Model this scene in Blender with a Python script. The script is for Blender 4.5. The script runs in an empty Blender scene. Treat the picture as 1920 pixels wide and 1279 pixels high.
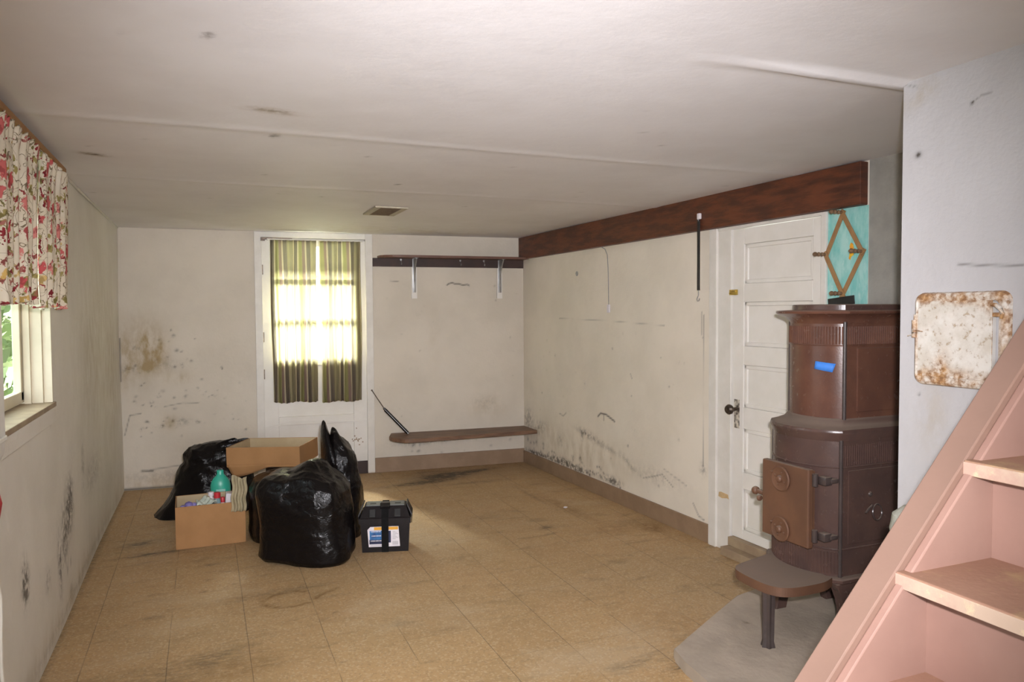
import bpy, bmesh, math, random
import numpy as np
from mathutils import Vector, Matrix, noise
random.seed(7)
SC = bpy.context.scene
COL = SC.collection

# ------------------------------------------------------------------ camera, light, exposure
cam_data = bpy.data.cameras.new('camera')
cam_data.sensor_width = 36.0
cam_data.lens = 26.25
cam_data.clip_start = 0.02
cam = bpy.data.objects.new('camera', cam_data)
COL.objects.link(cam)
cam.matrix_world = Matrix(((0.92422, 0.02043, -0.38132, 0.0), (-0.38182, 0.03403, -0.92361, 0.0),
                           (-0.00590, 0.99921, 0.03926, 1.45), (0, 0, 0, 1)))
SC.camera = cam
SC.view_settings.view_transform = 'Standard'
SC.view_settings.look = 'None'
SC.view_settings.gamma = 1.0
SC.view_settings.exposure = 0.04
SC.view_settings.use_curve_mapping = False

world = bpy.data.worlds.new('sky')
SC.world = world
world.use_nodes = True
bg = world.node_tree.nodes['Background']
bg.inputs[0].default_value = (0.80, 0.92, 1.0, 1)
bg.inputs[1].default_value = 4.2


def area_light(name, loc, target, w, h, power, color):
    l = bpy.data.lights.new(name, 'AREA')
    l.shape = 'RECTANGLE'
    l.size = w
    l.size_y = h
    l.energy = power
    l.color = color
    o = bpy.data.objects.new(name, l)
    COL.objects.link(o)
    o.location = loc
    d = Vector(target) - Vector(loc)
    o.rotation_euler = d.to_track_quat('-Z', 'Y').to_euler()
    return o


# daylight at the glazed back door and the left window; an added, unseen fill lamp behind the camera
area_light('daylight_back_door', (1.0, 8.9, 3.7), (0.95, 6.7, 1.3), 1.8, 1.2, 7500, (1.0, 1.0, 0.93))
area_light('daylight_left_window', (-1.85, 4.05, 2.0), (0.9, 2.3, 1.1), 1.4, 1.0, 50, (0.97, 1.0, 0.93))
area_light('rear_fill_light', (0.75, -4.02, 1.35), (1.0, 3.0, 1.45), 2.8, 1.3, 55, (1.0, 0.975, 0.975))
# the photographer's flash on the camera
fl = bpy.data.lights.new('camera_flash', 'SPOT')
fl.energy = 600
fl.color = (0.99, 0.96, 1.0)
fl.spot_size = math.radians(86)
fl.spot_blend = 1.0
fl.shadow_soft_size = 0.03
flo = bpy.data.objects.new('camera_flash', fl)
COL.objects.link(flo)
flo.location = (0.06, -0.02, 1.56)
flo.rotation_euler = (Vector((0.38, 1.0, -0.125))).to_track_quat('-Z', 'Y').to_euler()


# ------------------------------------------------------------------ materials
def lin(c):
    return tuple(((v / 255) / 12.92 if v / 255 <= 0.04045 else ((v / 255 + 0.055) / 1.055) ** 2.4) for v in c)


class NT:
    def __init__(self, name):
        self.m = bpy.data.materials.new(name)
        self.m.use_nodes = True
        self.t = self.m.node_tree
        self.t.nodes.clear()
        self.out = self.n('ShaderNodeOutputMaterial')
        self.b = self.n('ShaderNodeBsdfPrincipled')
        self.l(self.b.outputs[0], self.out.inputs[0])
        self.tc = self.n('ShaderNodeTexCoord')

    def n(self, t, **k):
        nd = self.t.nodes.new(t)
        for a, v in k.items():
            setattr(nd, a, v)
        return nd

    def l(self, a, b):
        self.t.links.new(a, b)

    def coord(self, scale=(1, 1, 1), kind='Object', loc=(0, 0, 0), rot=(0, 0, 0)):
        mp = self.n('ShaderNodeMapping')
        mp.inputs['Scale'].default_value = scale
        mp.inputs['Location'].default_value = loc
        mp.inputs['Rotation'].default_value = rot
        self.l(self.tc.outputs[kind], mp.inputs[0])
        return mp.outputs[0]

    def noise(self, vec, scale, detail=4, rough=0.6, dist=0.0):
        nd = self.n('ShaderNodeTexNoise')
        self.l(vec, nd.inputs['Vector'])
        nd.inputs['Scale'].default_value = scale
        nd.inputs['Detail'].default_value = detail
        nd.inputs['Roughness'].default_value = rough
        nd.inputs['Distortion'].default_value = dist
        return nd.outputs['Fac']

    def ramp(self, fac, a, b, smooth=True):
        nd = self.n('ShaderNodeMapRange')
        nd.interpolation_type = 'SMOOTHSTEP' if smooth else 'LINEAR'
        nd.inputs['From Min'].default_value = a
        nd.inputs['From Max'].default_value = b
        self.l(fac, nd.inputs['Value'])
        return nd.outputs[0]

    def math(self, op, a, b=None, c=None):
        nd = self.n('ShaderNodeMath', operation=op)
        for i, v in enumerate((a, b, c)):
            if v is None:
                continue
            if isinstance(v, (int, float)):
                nd.inputs[i].default_value = v
            else:
                self.l(v, nd.inputs[i])
        return nd.outputs[0]

    def mix(self, fac, a, b, mode='MIX'):
        nd = self.n('ShaderNodeMix', data_type='RGBA', blend_type=mode)
        for i, v in ((0, fac), (6, a), (7, b)):
            if isinstance(v, (int, float)):
                nd.inputs[i].default_value = v
            elif isinstance(v, tuple):
                nd.inputs[i].default_value = (v[0], v[1], v[2], 1)
            else:
                self.l(v, nd.inputs[i])
        return nd.outputs[2]

    def attr(self, name):
        return self.n('ShaderNodeAttribute', attribute_name=name).outputs['Fac']

    def bump(self, h, strength=0.3, dist=0.01):
        nd = self.n('ShaderNodeBump')
        nd.inputs['Strength'].default_value = strength
        nd.inputs['Distance'].default_value = dist
        self.l(h, nd.inputs['Height'])
        self.l(nd.outputs[0], self.b.inputs['Normal'])

    def base(self, c):
        if isinstance(c, tuple):
            self.b.inputs['Base Color'].default_value = (*c, 1)
        else:
            self.l(c, self.b.inputs['Base Color'])

    def rough(self, v):
        if isinstance(v, (int, float)):
            self.b.inputs['Roughness'].default_value = v
        else:
            self.l(v, self.b.inputs['Roughness'])

    def sep(self, vec):
        nd = self.n('ShaderNodeSeparateXYZ')
        self.l(vec, nd.inputs[0])
        return nd.outputs


def mat(name, c1, c2=None, scale=12, rough=0.6, metal=0.0, bump=0.0, bscale=40, stretch=(1, 1, 1), c3=None, t3=(0.6, 0.75), spec=0.5):
    """two-tone noisy surface with optional third colour for wear"""
    m = NT(name)
    v = m.coord(stretch)
    col = c1
    if c2 is not None:
        col = m.mix(m.ramp(m.noise(v, scale), 0.35, 0.65), c1, c2)
    if c3 is not None:
        col = m.mix(m.ramp(m.noise(v, scale * 2.3, 6), *t3), col, c3)
    m.base(col)
    m.rough(rough)
    m.b.inputs['Metallic'].default_value = metal
    m.b.inputs['Specular IOR Level'].default_value = spec
    if bump:
        m.bump(m.noise(v, bscale, 5), bump, 0.01)
    return m.m


def plaster(name, base, base2, bump=0.25, dirt=0.0):
    """aged wall paint; stains come from the attributes 'mold', 'rust' and 'mark' of the mesh"""
    m = NT(name)
    v = m.coord()
    col = m.mix(m.ramp(m.noise(v, 1.7, 5), 0.35, 0.7), base, base2)
    fine = m.noise(v, 55, 6, 0.75)
    if dirt:
        col = m.mix(m.math('MULTIPLY', m.ramp(m.noise(m.coord((1, 1, 1.6), loc=(3, 1, 7)), 9, 8, 0.7), 0.62, 0.78), dirt), col, (0.30, 0.26, 0.20))
    n1 = m.noise(v, 26, 8, 0.7)
    mold = m.math('MULTIPLY', m.attr('mold'), m.ramp(n1, 0.36, 0.62))
    col = m.mix(m.math('MINIMUM', mold, 0.92), col, (0.13, 0.115, 0.10))
    rust = m.math('MULTIPLY', m.attr('rust'), m.ramp(m.noise(m.coord((1, 1, 0.45)), 13, 8, 0.65), 0.3, 0.68))
    col = m.mix(m.math('MINIMUM', rust, 0.85), col, (0.34, 0.24, 0.10))
    col = m.mix(m.math('MINIMUM', m.attr('mark'), 0.95), col, (0.075, 0.065, 0.055))
    m.base(col)
    m.rough(0.62)
    m.b.inputs['Specular IOR Level'].default_value = 0.3
    m.bump(m.math('ADD', m.math('MULTIPLY', m.noise(v, 7, 4), 2.0), m.math('MULTIPLY', fine, 0.5)), bump, 0.012)
    return m.m


M = {}
M['wall'] = plaster('aged_white_wall_paint', (0.67, 0.61, 0.515), (0.60, 0.545, 0.455), dirt=0.25)
M['wall_side'] = plaster('aged_grey_white_wall_paint', (0.78, 0.745, 0.68), (0.70, 0.66, 0.595), 0.35, dirt=0.1)
M['wall_brightened'] = plaster('aged_white_wall_paint_brightened', (0.80, 0.735, 0.63), (0.72, 0.66, 0.56), dirt=0.25)  # copy of the back wall paint, lightened to stand in for missing light
M['chimney'] = plaster('white_chimney_paint', (0.4864, 0.4773, 0.4864), (0.456, 0.444, 0.4484), 0.3)
M['ceil'] = plaster('ceiling_paint', (0.79, 0.77, 0.775), (0.73, 0.705, 0.705), 0.10)
M['concrete'] = mat('grey_concrete', (0.33, 0.315, 0.28), (0.26, 0.25, 0.225), 5, 0.85, bump=0.3)
M['trim'] = mat('chipped_white_trim_paint', (0.73, 0.70, 0.645), (0.67, 0.64, 0.58), 6, 0.45, bump=0.12, bscale=25, c3=(0.33, 0.27, 0.20), t3=(0.74, 0.80))
M['door'] = mat('white_door_paint', (0.77, 0.74, 0.69), (0.72, 0.69, 0.63), 4, 0.42, bump=0.08, bscale=20)
M['cream'] = mat('cream_trim_paint', (0.66, 0.585, 0.44), (0.60, 0.53, 0.39), 5, 0.5, bump=0.08)
M['sill'] = mat('worn_brown_sill', (0.36, 0.27, 0.17), (0.28, 0.20, 0.13), 9, 0.6, bump=0.15)
M['baseboard'] = mat('brown_baseboard_paint', (0.30, 0.20, 0.125), (0.25, 0.165, 0.10), 6, 0.55, bump=0.1)
M['beam'] = mat('dark_red_brown_wood', (0.135, 0.040, 0.016), (0.06, 0.019, 0.010), 5, 0.5, bump=0.25, bscale=14, stretch=(1, 1, 5))
M['shelf_wood'] = mat('red_brown_shelf_wood', (0.17, 0.08, 0.05), (0.12, 0.055, 0.036), 7, 0.5, bump=0.1, stretch=(1, 6, 6))
M['dark_wood'] = mat('dark_brown_board', (0.052, 0.024, 0.018), (0.032, 0.016, 0.012), 8, 0.6, bump=0.1)
M['bench_wood'] = mat('worn_brown_bench_wood', (0.20, 0.11, 0.062), (0.12, 0.065, 0.04), 5, 0.5, bump=0.1, stretch=(1, 5, 5))
M['steel'] = mat('dull_steel', (0.42, 0.42, 0.41), (0.33, 0.33, 0.33), 20, 0.4, 0.7)
M['white_metal'] = mat('white_enamel_metal', (0.75, 0.73, 0.69), (0.68, 0.65, 0.6), 20, 0.35)
M['dark_metal'] = mat('tarnished_dark_metal', (0.07, 0.055, 0.045), (0.16, 0.12, 0.09), 30, 0.4, 0.8)
M['brass'] = mat('brass', (0.62, 0.47, 0.16), (0.5, 0.36, 0.1), 30, 0.35, 0.9)
M['black_rubber'] = mat('black_rubber', (0.012, 0.012, 0.012), (0.02, 0.02, 0.02), 30, 0.5)
M['black_gloss'] = mat('black_gloss_tube', (0.010, 0.009, 0.009), (0.015, 0.014, 0.013), 30, 0.25)
M['cardboard'] = mat('cardboard', (0.357, 0.1852, 0.07125), (0.315, 0.1615, 0.06), 6, 0.8, bump=0.05)
M['cardboard_in'] = mat('pale_cardboard_inside', (0.45, 0.36, 0.22), (0.40, 0.31, 0.18), 6, 0.8)
M['paper'] = mat('beige_paper', (0.40, 0.34, 0.22), (0.32, 0.27, 0.16), 12, 0.75, bump=0.2, bscale=30)
M['teal'] = mat('teal_plastic', (0.03, 0.42, 0.30), (0.04, 0.38, 0.27), 8, 0.35)
M['purple'] = mat('purple_plastic', (0.20, 0.17, 0.42), (0.15, 0.12, 0.34), 18, 0.4)
M['red'] = mat('red_plastic', (0.55, 0.03, 0.045), (0.48, 0.025, 0.035), 18, 0.4)
M['white_plastic'] = mat('white_plastic', (0.78, 0.74, 0.76), (0.70, 0.66, 0.70), 18, 0.4)
M['clear'] = mat('milky_plastic', (0.55, 0.60, 0.52), (0.42, 0.48, 0.42), 30, 0.2)
M['blue_grey'] = mat('blue_grey_plastic', (0.25, 0.37, 0.40), (0.2, 0.3, 0.34), 18, 0.3)
M['battery'] = mat('black_battery_box_plastic', (0.0102, 0.0077, 0.00825), (0.0132, 0.01045, 0.011), 40, 0.42, bump=0.05, bscale=200, spec=0.22)
M['battery_top'] = mat('dusty_grey_lid', (0.17, 0.18, 0.17), (0.13, 0.135, 0.13), 30, 0.5)
M['webbing'] = mat('black_webbing', (0.007, 0.007, 0.007), (0.010, 0.010, 0.010), 60, 0.85, spec=0.1)
M['blue_tape'] = mat('blue_masking_tape', (0.055, 0.25, 0.78), (0.05, 0.22, 0.70), 20, 0.6)
M['tan_tape'] = mat('tan_masking_tape', (0.60, 0.42, 0.22), (0.5, 0.35, 0.18), 20, 0.6)
M['cord'] = mat('off_white_cord', (0.72, 0.68, 0.60), None, 10, 0.45)
M['rack_wood'] = mat('light_brown_rack_wood', (0.36, 0.20, 0.085), (0.29, 0.155, 0.065), 10, 0.5)
M['peg_wood'] = mat('dark_turned_peg_wood', (0.22, 0.13, 0.07), (0.15, 0.085, 0.045), 20, 0.45)
M['hearth'] = mat('dusty_concrete_hearth', (0.4522, 0.374, 0.3004), (0.3591, 0.2955, 0.2348), 4, 0.85, bump=0.25, bscale=30, c3=(0.2, 0.16, 0.12), t3=(0.66, 0.8))
M['stair'] = mat('dusty_pink_stair_paint', (0.3301, 0.1985, 0.1578), (0.3012, 0.1773, 0.1412), 5, 0.5, bump=0.08, bscale=20)
M['stair_edge'] = mat('chipped_pink_stringer_paint', (0.2478, 0.1511, 0.114), (0.2258, 0.1378, 0.1034), 4, 0.5, bump=0.08, bscale=18, c3=(0.72, 0.53, 0.36), t3=(0.68, 0.74))
M['rag'] = mat('grey_green_canvas', (0.38, 0.38, 0.32), (0.30, 0.30, 0.25), 14, 0.85, bump=0.3)
M['yellow'] = mat('yellow_paint', (0.80, 0.50, 0.03), (0.75, 0.25, 0.03), 60, 0.5)
M['leaf'] = mat('hedge_leaf_green', (0.15, 0.20, 0.09), (0.11, 0.16, 0.07), 6, 0.6)
M['patio'] = mat('sunlit_concrete_patio', (0.62, 0.62, 0.55), (0.56, 0.58, 0.48), 2, 0.9)
M['light_blocker'] = mat('light_blocker_paint', (0.45, 0.48, 0.36), (0.4, 0.42, 0.32), 3, 0.7)
M['vent'] = mat('brown_vent_metal', (0.14, 0.095, 0.05), (0.10, 0.065, 0.035), 30, 0.6)
M['vent_frame'] = mat('pale_vent_frame', (0.46, 0.41, 0.31), (0.38, 0.33, 0.24), 30, 0.6)


def glass_mat():
    """thin window pane: mostly clear with a weak mirror reflection"""
    m = NT('window_glass')
    tr = m.n('ShaderNodeBsdfTransparent')
    tr.inputs[0].default_value = (0.96, 0.985, 0.96, 1)
    gl = m.n('ShaderNodeBsdfGlossy')
    gl.inputs['Roughness'].default_value = 0.02
    mx = m.n('ShaderNodeMixShader')
    mx.inputs[0].default_value = 0.06
    m.l(tr.outputs[0], mx.inputs[1])
    m.l(gl.outputs[0], mx.inputs[2])
    m.l(mx.outputs[0], m.out.inputs[0])
    return m.m


M['glass'] = glass_mat()


def floor_mat():
    m = NT('old_speckled_floor_tile')
    v = m.coord()
    s = m.sep(v)
    T = 0.3225
    wob = m.math('MULTIPLY', m.math('SUBTRACT', m.noise(v, 6, 3), 0.5), 0.006)

    def line(c, off):
        x = m.math('ADD', m.math('SUBTRACT', c, off - 40 * T), wob)
        x = m.math('MODULO', x, T)
        d = m.math('MINIMUM', x, m.math('SUBTRACT', T, x))
        return m.math('SUBTRACT', 1.0, m.ramp(d, 0.0008, 0.0030)), m.math('FLOOR', m.math('DIVIDE', m.math('SUBTRACT', c, off - 40 * T), T))
    lx, ix = line(s[0], 0.154)
    ly, iy = line(s[1], 3.185)
    cmb = m.n('ShaderNodeCombineXYZ')
    m.l(ix, cmb.inputs[0])
    m.l(iy, cmb.inputs[1])
    wn = m.n('ShaderNodeTexWhiteNoise', noise_dimensions='2D')
    m.l(cmb.outputs[0], wn.inputs[0])
    col = m.mix(m.ramp(m.noise(v, 1.3, 5), 0.3, 0.7), (0.455, 0.29, 0.138), (0.39, 0.255, 0.122))
    col = m.mix(m.math('MULTIPLY', wn.outputs[0], 0.22), col, (0.52, 0.36, 0.185))
    # chips of the tile itself
    vo = m.n('ShaderNodeTexVoronoi')
    m.l(v, vo.inputs['Vector'])
    vo.inputs['Scale'].default_value = 130
    sp = m.sep(vo.outputs['Color'])
    col = m.mix(m.math('MULTIPLY', m.ramp(sp[0], 0.78, 0.82), 0.30), col, (0.64, 0.52, 0.36))
    col = m.mix(m.math('MULTIPLY', m.ramp(sp[1], 0.80, 0.84), 0.32), col, (0.24, 0.16, 0.085))
    # scuffed dirt
    dv = m.coord((1.0, 3.2, 1), rot=(0, 0, -0.15))
    d1 = m.ramp(m.noise(dv, 2.6, 9, 0.72, 0.4), 0.53, 0.72)
    col = m.mix(m.math('MULTIPLY', d1, 0.58), col, (0.17, 0.115, 0.055))
    d2 = m.ramp(m.noise(m.coord((1, 2.4, 1), loc=(4, 2, 0)), 9, 8, 0.7), 0.62, 0.76)
    col = m.mix(m.math('MULTIPLY', d2, 0.52), col, (0.18, 0.12, 0.06))
    d3 = m.ramp(m.noise(m.coord((1, 1.6, 1), loc=(9, 5, 0)), 1.1, 6, 0.6), 0.52, 0.72)
    col = m.mix(m.math('MULTIPLY', d3, 0.35), col, (0.52, 0.42, 0.29))
    jn = m.ramp(m.noise(v, 2.1, 2), 0.30, 0.55)
    ln = m.math('MULTIPLY', m.math('MAXIMUM', lx, m.math('MULTIPLY', ly, 0.5)), m.math('MULTIPLY', jn, 0.6))
    col = m.mix(ln, col, (0.085, 0.055, 0.03))
    col = m.mix(m.math('MINIMUM', m.math('MULTIPLY', m.attr('rust'), m.ramp(m.noise(v, 18, 6), 0.3, 0.6)), 0.8), col, (0.20, 0.10, 0.025))
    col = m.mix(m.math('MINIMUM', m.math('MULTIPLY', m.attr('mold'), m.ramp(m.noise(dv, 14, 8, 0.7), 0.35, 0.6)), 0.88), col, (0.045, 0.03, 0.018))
    m.base(col)
    m.rough(m.math('ADD', 0.42, m.math('MULTIPLY', m.noise(v, 8, 5), 0.3)))
    m.b.inputs['Specular IOR Level'].default_value = 0.45
    m.bump(m.math('SUBTRACT', m.noise(v, 5, 4), m.math('MULTIPLY', ln, 0.5)), 0.12, 0.01)
    return m.m


M['floor'] = floor_mat()


def stove_mat(name, c1, c2, c3, rough=0.26):
    m = NT(name)
    v = m.coord()
    col = m.mix(m.ramp(m.noise(v, 5, 6), 0.35, 0.65), c1, c2)
    col = m.mix(m.math('MULTIPLY', m.ramp(m.noise(v, 9, 8, 0.7), 0.50, 0.75), 0.5), col, c3)
    up = m.sep(m.n('ShaderNodeNewGeometry').outputs['Normal'])[2]
    dust = m.math('MULTIPLY', m.ramp(up, 0.5, 0.95), 0.75)
    col = m.mix(dust, col, (0.24, 0.185, 0.145))
    m.base(col)
    m.rough(m.math('ADD', m.math('MULTIPLY', m.noise(v, 30, 5), 0.07), m.math('ADD', rough - 0.03, m.math('MULTIPLY', dust, 0.5))))
    m.b.inputs['Specular IOR Level'].default_value = 0.5
    m.bump(m.noise(v, 120, 4, 0.7), 0.10, 0.004)
    return m.m


M['stove'] = stove_mat('red_brown_enamel', (0.15, 0.06624, 0.0418), (0.1087, 0.04784, 0.033), (0.095, 0.048, 0.035))
M['stove_dark'] = stove_mat('dusky_brown_enamel', (0.1013, 0.05632, 0.045), (0.075, 0.044, 0.038), (0.075, 0.048, 0.040))
M['stove_door'] = stove_mat('rusty_brown_iron', (0.15, 0.070, 0.037), (0.115, 0.054, 0.03), (0.085, 0.05, 0.036), 0.55)
M['stove_bead'] = stove_mat('dark_iron', (0.07, 0.05, 0.045), (0.05, 0.038, 0.036), (0.1, 0.08, 0.07), 0.3)


def tread_mat():
    m = NT('worn_red_tread_paint')
    v = m.coord()
    col = m.mix(m.ramp(m.noise(v, 4, 6), 0.35, 0.65), (0.34, 0.19, 0.13), (0.30, 0.165, 0.11))
    col = m.mix(m.math('MULTIPLY', m.ramp(m.noise(v, 6, 9, 0.72), 0.48, 0.64), 0.75), col, (0.42, 0.29, 0.155))
    col = m.mix(m.math('MULTIPLY', m.ramp(m.noise(m.coord(loc=(5, 5, 5)), 26, 8, 0.7), 0.60, 0.72), 0.5), col, (0.55, 0.36, 0.24))
    m.base(col)
    m.rough(0.6)
    m.bump(m.noise(v, 40, 5), 0.15, 0.01)
    return m.m


M['tread'] = tread_mat()


def edge_mat():
    m = NT('worn_pink_nosing_paint')
    v = m.coord()
    col = m.mix(m.ramp(m.noise(v, 5, 8, 0.7), 0.44, 0.58), (0.46, 0.30, 0.235), (0.50, 0.37, 0.28))
    col = m.mix(m.math('MULTIPLY', m.ramp(m.noise(v, 14, 9, 0.72), 0.55, 0.66), 0.7), col, (0.70, 0.55, 0.34))
    m.base(col)
    m.rough(0.6)
    m.bump(m.noise(v, 30, 5), 0.15, 0.01)
    return m.m


M['nosing'] = edge_mat()


def turq_mat():
    m = NT('streaky_turquoise_paint')
    v = m.coord((1, 1, 0.35))
    col = m.mix(m.ramp(m.noise(v, 14, 6, 0.65), 0.35, 0.65), (0.20, 0.54, 0.50), (0.40, 0.67, 0.62))
    col = m.mix(m.math('MULTIPLY', m.ramp(m.noise(v, 30, 7, 0.7), 0.55, 0.75), 0.7), col, (0.60, 0.75, 0.71))
    m.base(col)
    m.rough(0.55)
    m.bump(m.noise(v, 30, 4), 0.2, 0.006)
    return m.m


M['turq'] = turq_mat()


def rust_mat():
    m = NT('rusted_white_enamel')
    v = m.coord()
    col = m.mix(m.ramp(m.noise(v, 14, 5), 0.4, 0.65), (0.66, 0.63, 0.58), (0.58, 0.55, 0.49))
    col = m.mix(m.math('MULTIPLY', m.ramp(m.noise(v, 60, 6, 0.65), 0.56, 0.66), 0.65), col, (0.32, 0.22, 0.11))
    r = m.math('MULTIPLY', m.attr('rust'), m.ramp(m.noise(v, 30, 8, 0.7), 0.33, 0.60))
    col = m.mix(m.math('MINIMUM', r, 0.95), col, m.mix(m.ramp(m.noise(v, 60, 5), 0.35, 0.65), (0.46, 0.24, 0.075), (0.22, 0.10, 0.035)))
    m.base(col)
    m.rough(0.55)
    m.bump(m.noise(v, 90, 5), 0.2, 0.004)
    return m.m


M['rusty'] = rust_mat()


def bag_mat():
    m = NT('black_bin_bag_plastic')
    v = m.coord()
    m.base((0.0045, 0.0035, 0.0035))
    m.rough(0.18)
    m.b.inputs['Specular IOR Level'].default_value = 0.22
    n1 = m.noise(v, 22, 5, 0.6, 1.2)
    ck = m.n('ShaderNodeTexVoronoi')
    m.l(m.coord((1, 1, 0.55), rot=(0.2, 0.1, 0.78)), ck.inputs['Vector'])
    ck.inputs['Scale'].default_value = 105
    h = m.math('ADD', m.math('MULTIPLY', n1, 1.5), m.math('MULTIPLY', ck.outputs['Distance'], 0.10))
    m.bump(h, 0.35, 0.012)
    return m.m


M['bag'] = bag_mat()


def floral_mat():
    m = NT('floral_print_cotton')
    v = m.coord(kind='UV')
    cream = (0.64, 0.56, 0.43)
    col = m.mix(m.ramp(m.noise(v, 8, 3), 0.4, 0.7), cream, (0.70, 0.63, 0.51))
    vines = m.noise(v, 13, 2, 0.4, 1.4)
    vl = m.math('SUBTRACT', 1.0, m.ramp(m.math('ABSOLUTE', m.math('SUBTRACT', vines, 0.5)), 0.006, 0.016))
    col = m.mix(m.math('MULTIPLY', vl, 0.9), col, (0.15, 0.11, 0.06))
    dist = m.n('ShaderNodeTexNoise')
    m.l(v, dist.inputs['Vector'])
    dist.inputs['Scale'].default_value = 34
    dist.inputs['Detail'].default_value = 3

    def spots(loc, scale, r0, r1, pick, ca, cb, petals):
        nonlocal col
        vv = m.n('ShaderNodeMix', data_type='VECTOR')
        vv.inputs[0].default_value = petals
        m.l(m.coord(kind='UV', loc=loc), vv.inputs[4])
        m.l(dist.outputs['Color'], vv.inputs[5])
        vo = m.n('ShaderNodeTexVoronoi')
        vo.inputs['Scale'].default_value = scale
        vo.inputs['Randomness'].default_value = 0.9
        m.l(vv.outputs[1], vo.inputs['Vector'])
        sc = m.sep(vo.outputs['Color'])
        msk = m.math('SUBTRACT', 1.0, m.ramp(vo.outputs['Distance'], r0, r1))
        msk = m.math('MULTIPLY', msk, m.ramp(sc[1], pick, pick + 0.02))
        c = m.mix(m.ramp(sc[2], 0.3, 0.7), ca, cb)
        c = m.mix(m.math('MULTIPLY', m.ramp(dist.outputs['Fac'], 0.50, 0.56), 0.6), c, tuple(x * 0.45 for x in ca))
        col = m.mix(msk, col, c)
    spots((3.3, 1.1, 0), 17, 0.30, 0.37, 0.30, (0.20, 0.17, 0.055), (0.33, 0.27, 0.10), 0.085)
    spots((1.7, 4.2, 0), 24, 0.29, 0.36, 0.35, (0.26, 0.035, 0.04), (0.36, 0.14, 0.11), 0.09)
    spots((0.2, 0.7, 0), 11.5, 0.30, 0.37, 0.36, (0.52, 0.10, 0.10), (0.62, 0.23, 0.20), 0.075)
    spots((6.2, 2.7, 0), 12, 0.17, 0.23, 0.66, (0.58, 0.38, 0.12), (0.62, 0.45, 0.2), 0.07)
    m.base(col)
    m.rough(0.9)
    m.b.inputs['Specular IOR Level'].default_value = 0.1
    tr = m.n('ShaderNodeBsdfTranslucent')
    m.l(col, tr.inputs[0])
    mx = m.n('ShaderNodeMixShader')
    mx.inputs[0].default_value = 0.12
    m.l(m.b.outputs[0], mx.inputs[1])
    m.l(tr.outputs[0], mx.inputs[2])
    m.l(mx.outputs[0], m.out.inputs[0])
    return m.m


M['floral'] = floral_mat()


def stripe_mat():
    m = NT('striped_olive_curtain_cloth')
    s = m.sep(m.coord(kind='UV'))
    x = m.math('FRACT', m.math('MULTIPLY', s[0], 3.2))
    rp = m.n('ShaderNodeValToRGB')
    cr = rp.color_ramp
    cr.interpolation = 'CONSTANT'
    stops = [(0.0, (0.29, 0.25, 0.155)), (0.15, (0.58, 0.51, 0.34)), (0.20, (0.17, 0.135, 0.11)), (0.36, (0.62, 0.57, 0.41)),
             (0.42, (0.33, 0.315, 0.13)), (0.58, (0.30, 0.20, 0.18)), (0.69, (0.62, 0.56, 0.42)), (0.75, (0.19, 0.155, 0.125)), (0.90, (0.42, 0.38, 0.23))]
    while len(cr.elements) > 1:
        cr.elements.remove(cr.elements[-1])
    cr.elements[0].position = 0
    cr.elements[0].color = (*stops[0][1], 1)
    for p, c in stops[1:]:
        e = cr.elements.new(p)
        e.color = (*c, 1)
    m.l(x, rp.inputs[0])
    m.base(rp.outputs[0])
    m.rough(0.9)
    m.b.inputs['Specular IOR Level'].default_value = 0.1
    tr = m.n('ShaderNodeBsdfTranslucent')
    m.l(m.mix(0.36, rp.outputs[0], (0.95, 0.94, 0.82)), tr.inputs[0])
    mx = m.n('ShaderNodeMixShader')
    mx.inputs[0].default_value = 0.50
    m.l(m.b.outputs[0], mx.inputs[1])
    m.l(tr.outputs[0], mx.inputs[2])
    m.l(mx.outputs[0], m.out.inputs[0])
    return m.m


M['stripe'] = stripe_mat()

# ------------------------------------------------------------------ mesh building
# frames of the walls: (along the wall, out into the room, up)
UB = Vector((0.99756, -0.07016, 0))
UR = Vector((0.02029, -0.99979, 0))
FB = Matrix(((UB.x, UB.y, 0, -0.633), (UB.y, -UB.x, 0, 6.822), (0, 0, 1, 0), (0, 0, 0, 1)))
FR = Matrix(((UR.x, UR.y, 0, 2.836), (UR.y, -UR.x, 0, 6.578), (0, 0, 1, 0), (0, 0, 0, 1)))
FL = Matrix(((0, 1, 0, -0.633), (1, 0, 0, 0), (0, 0, 1, 0), (0, 0, 0, 1)))
ID = Matrix.Identity(4)


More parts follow.
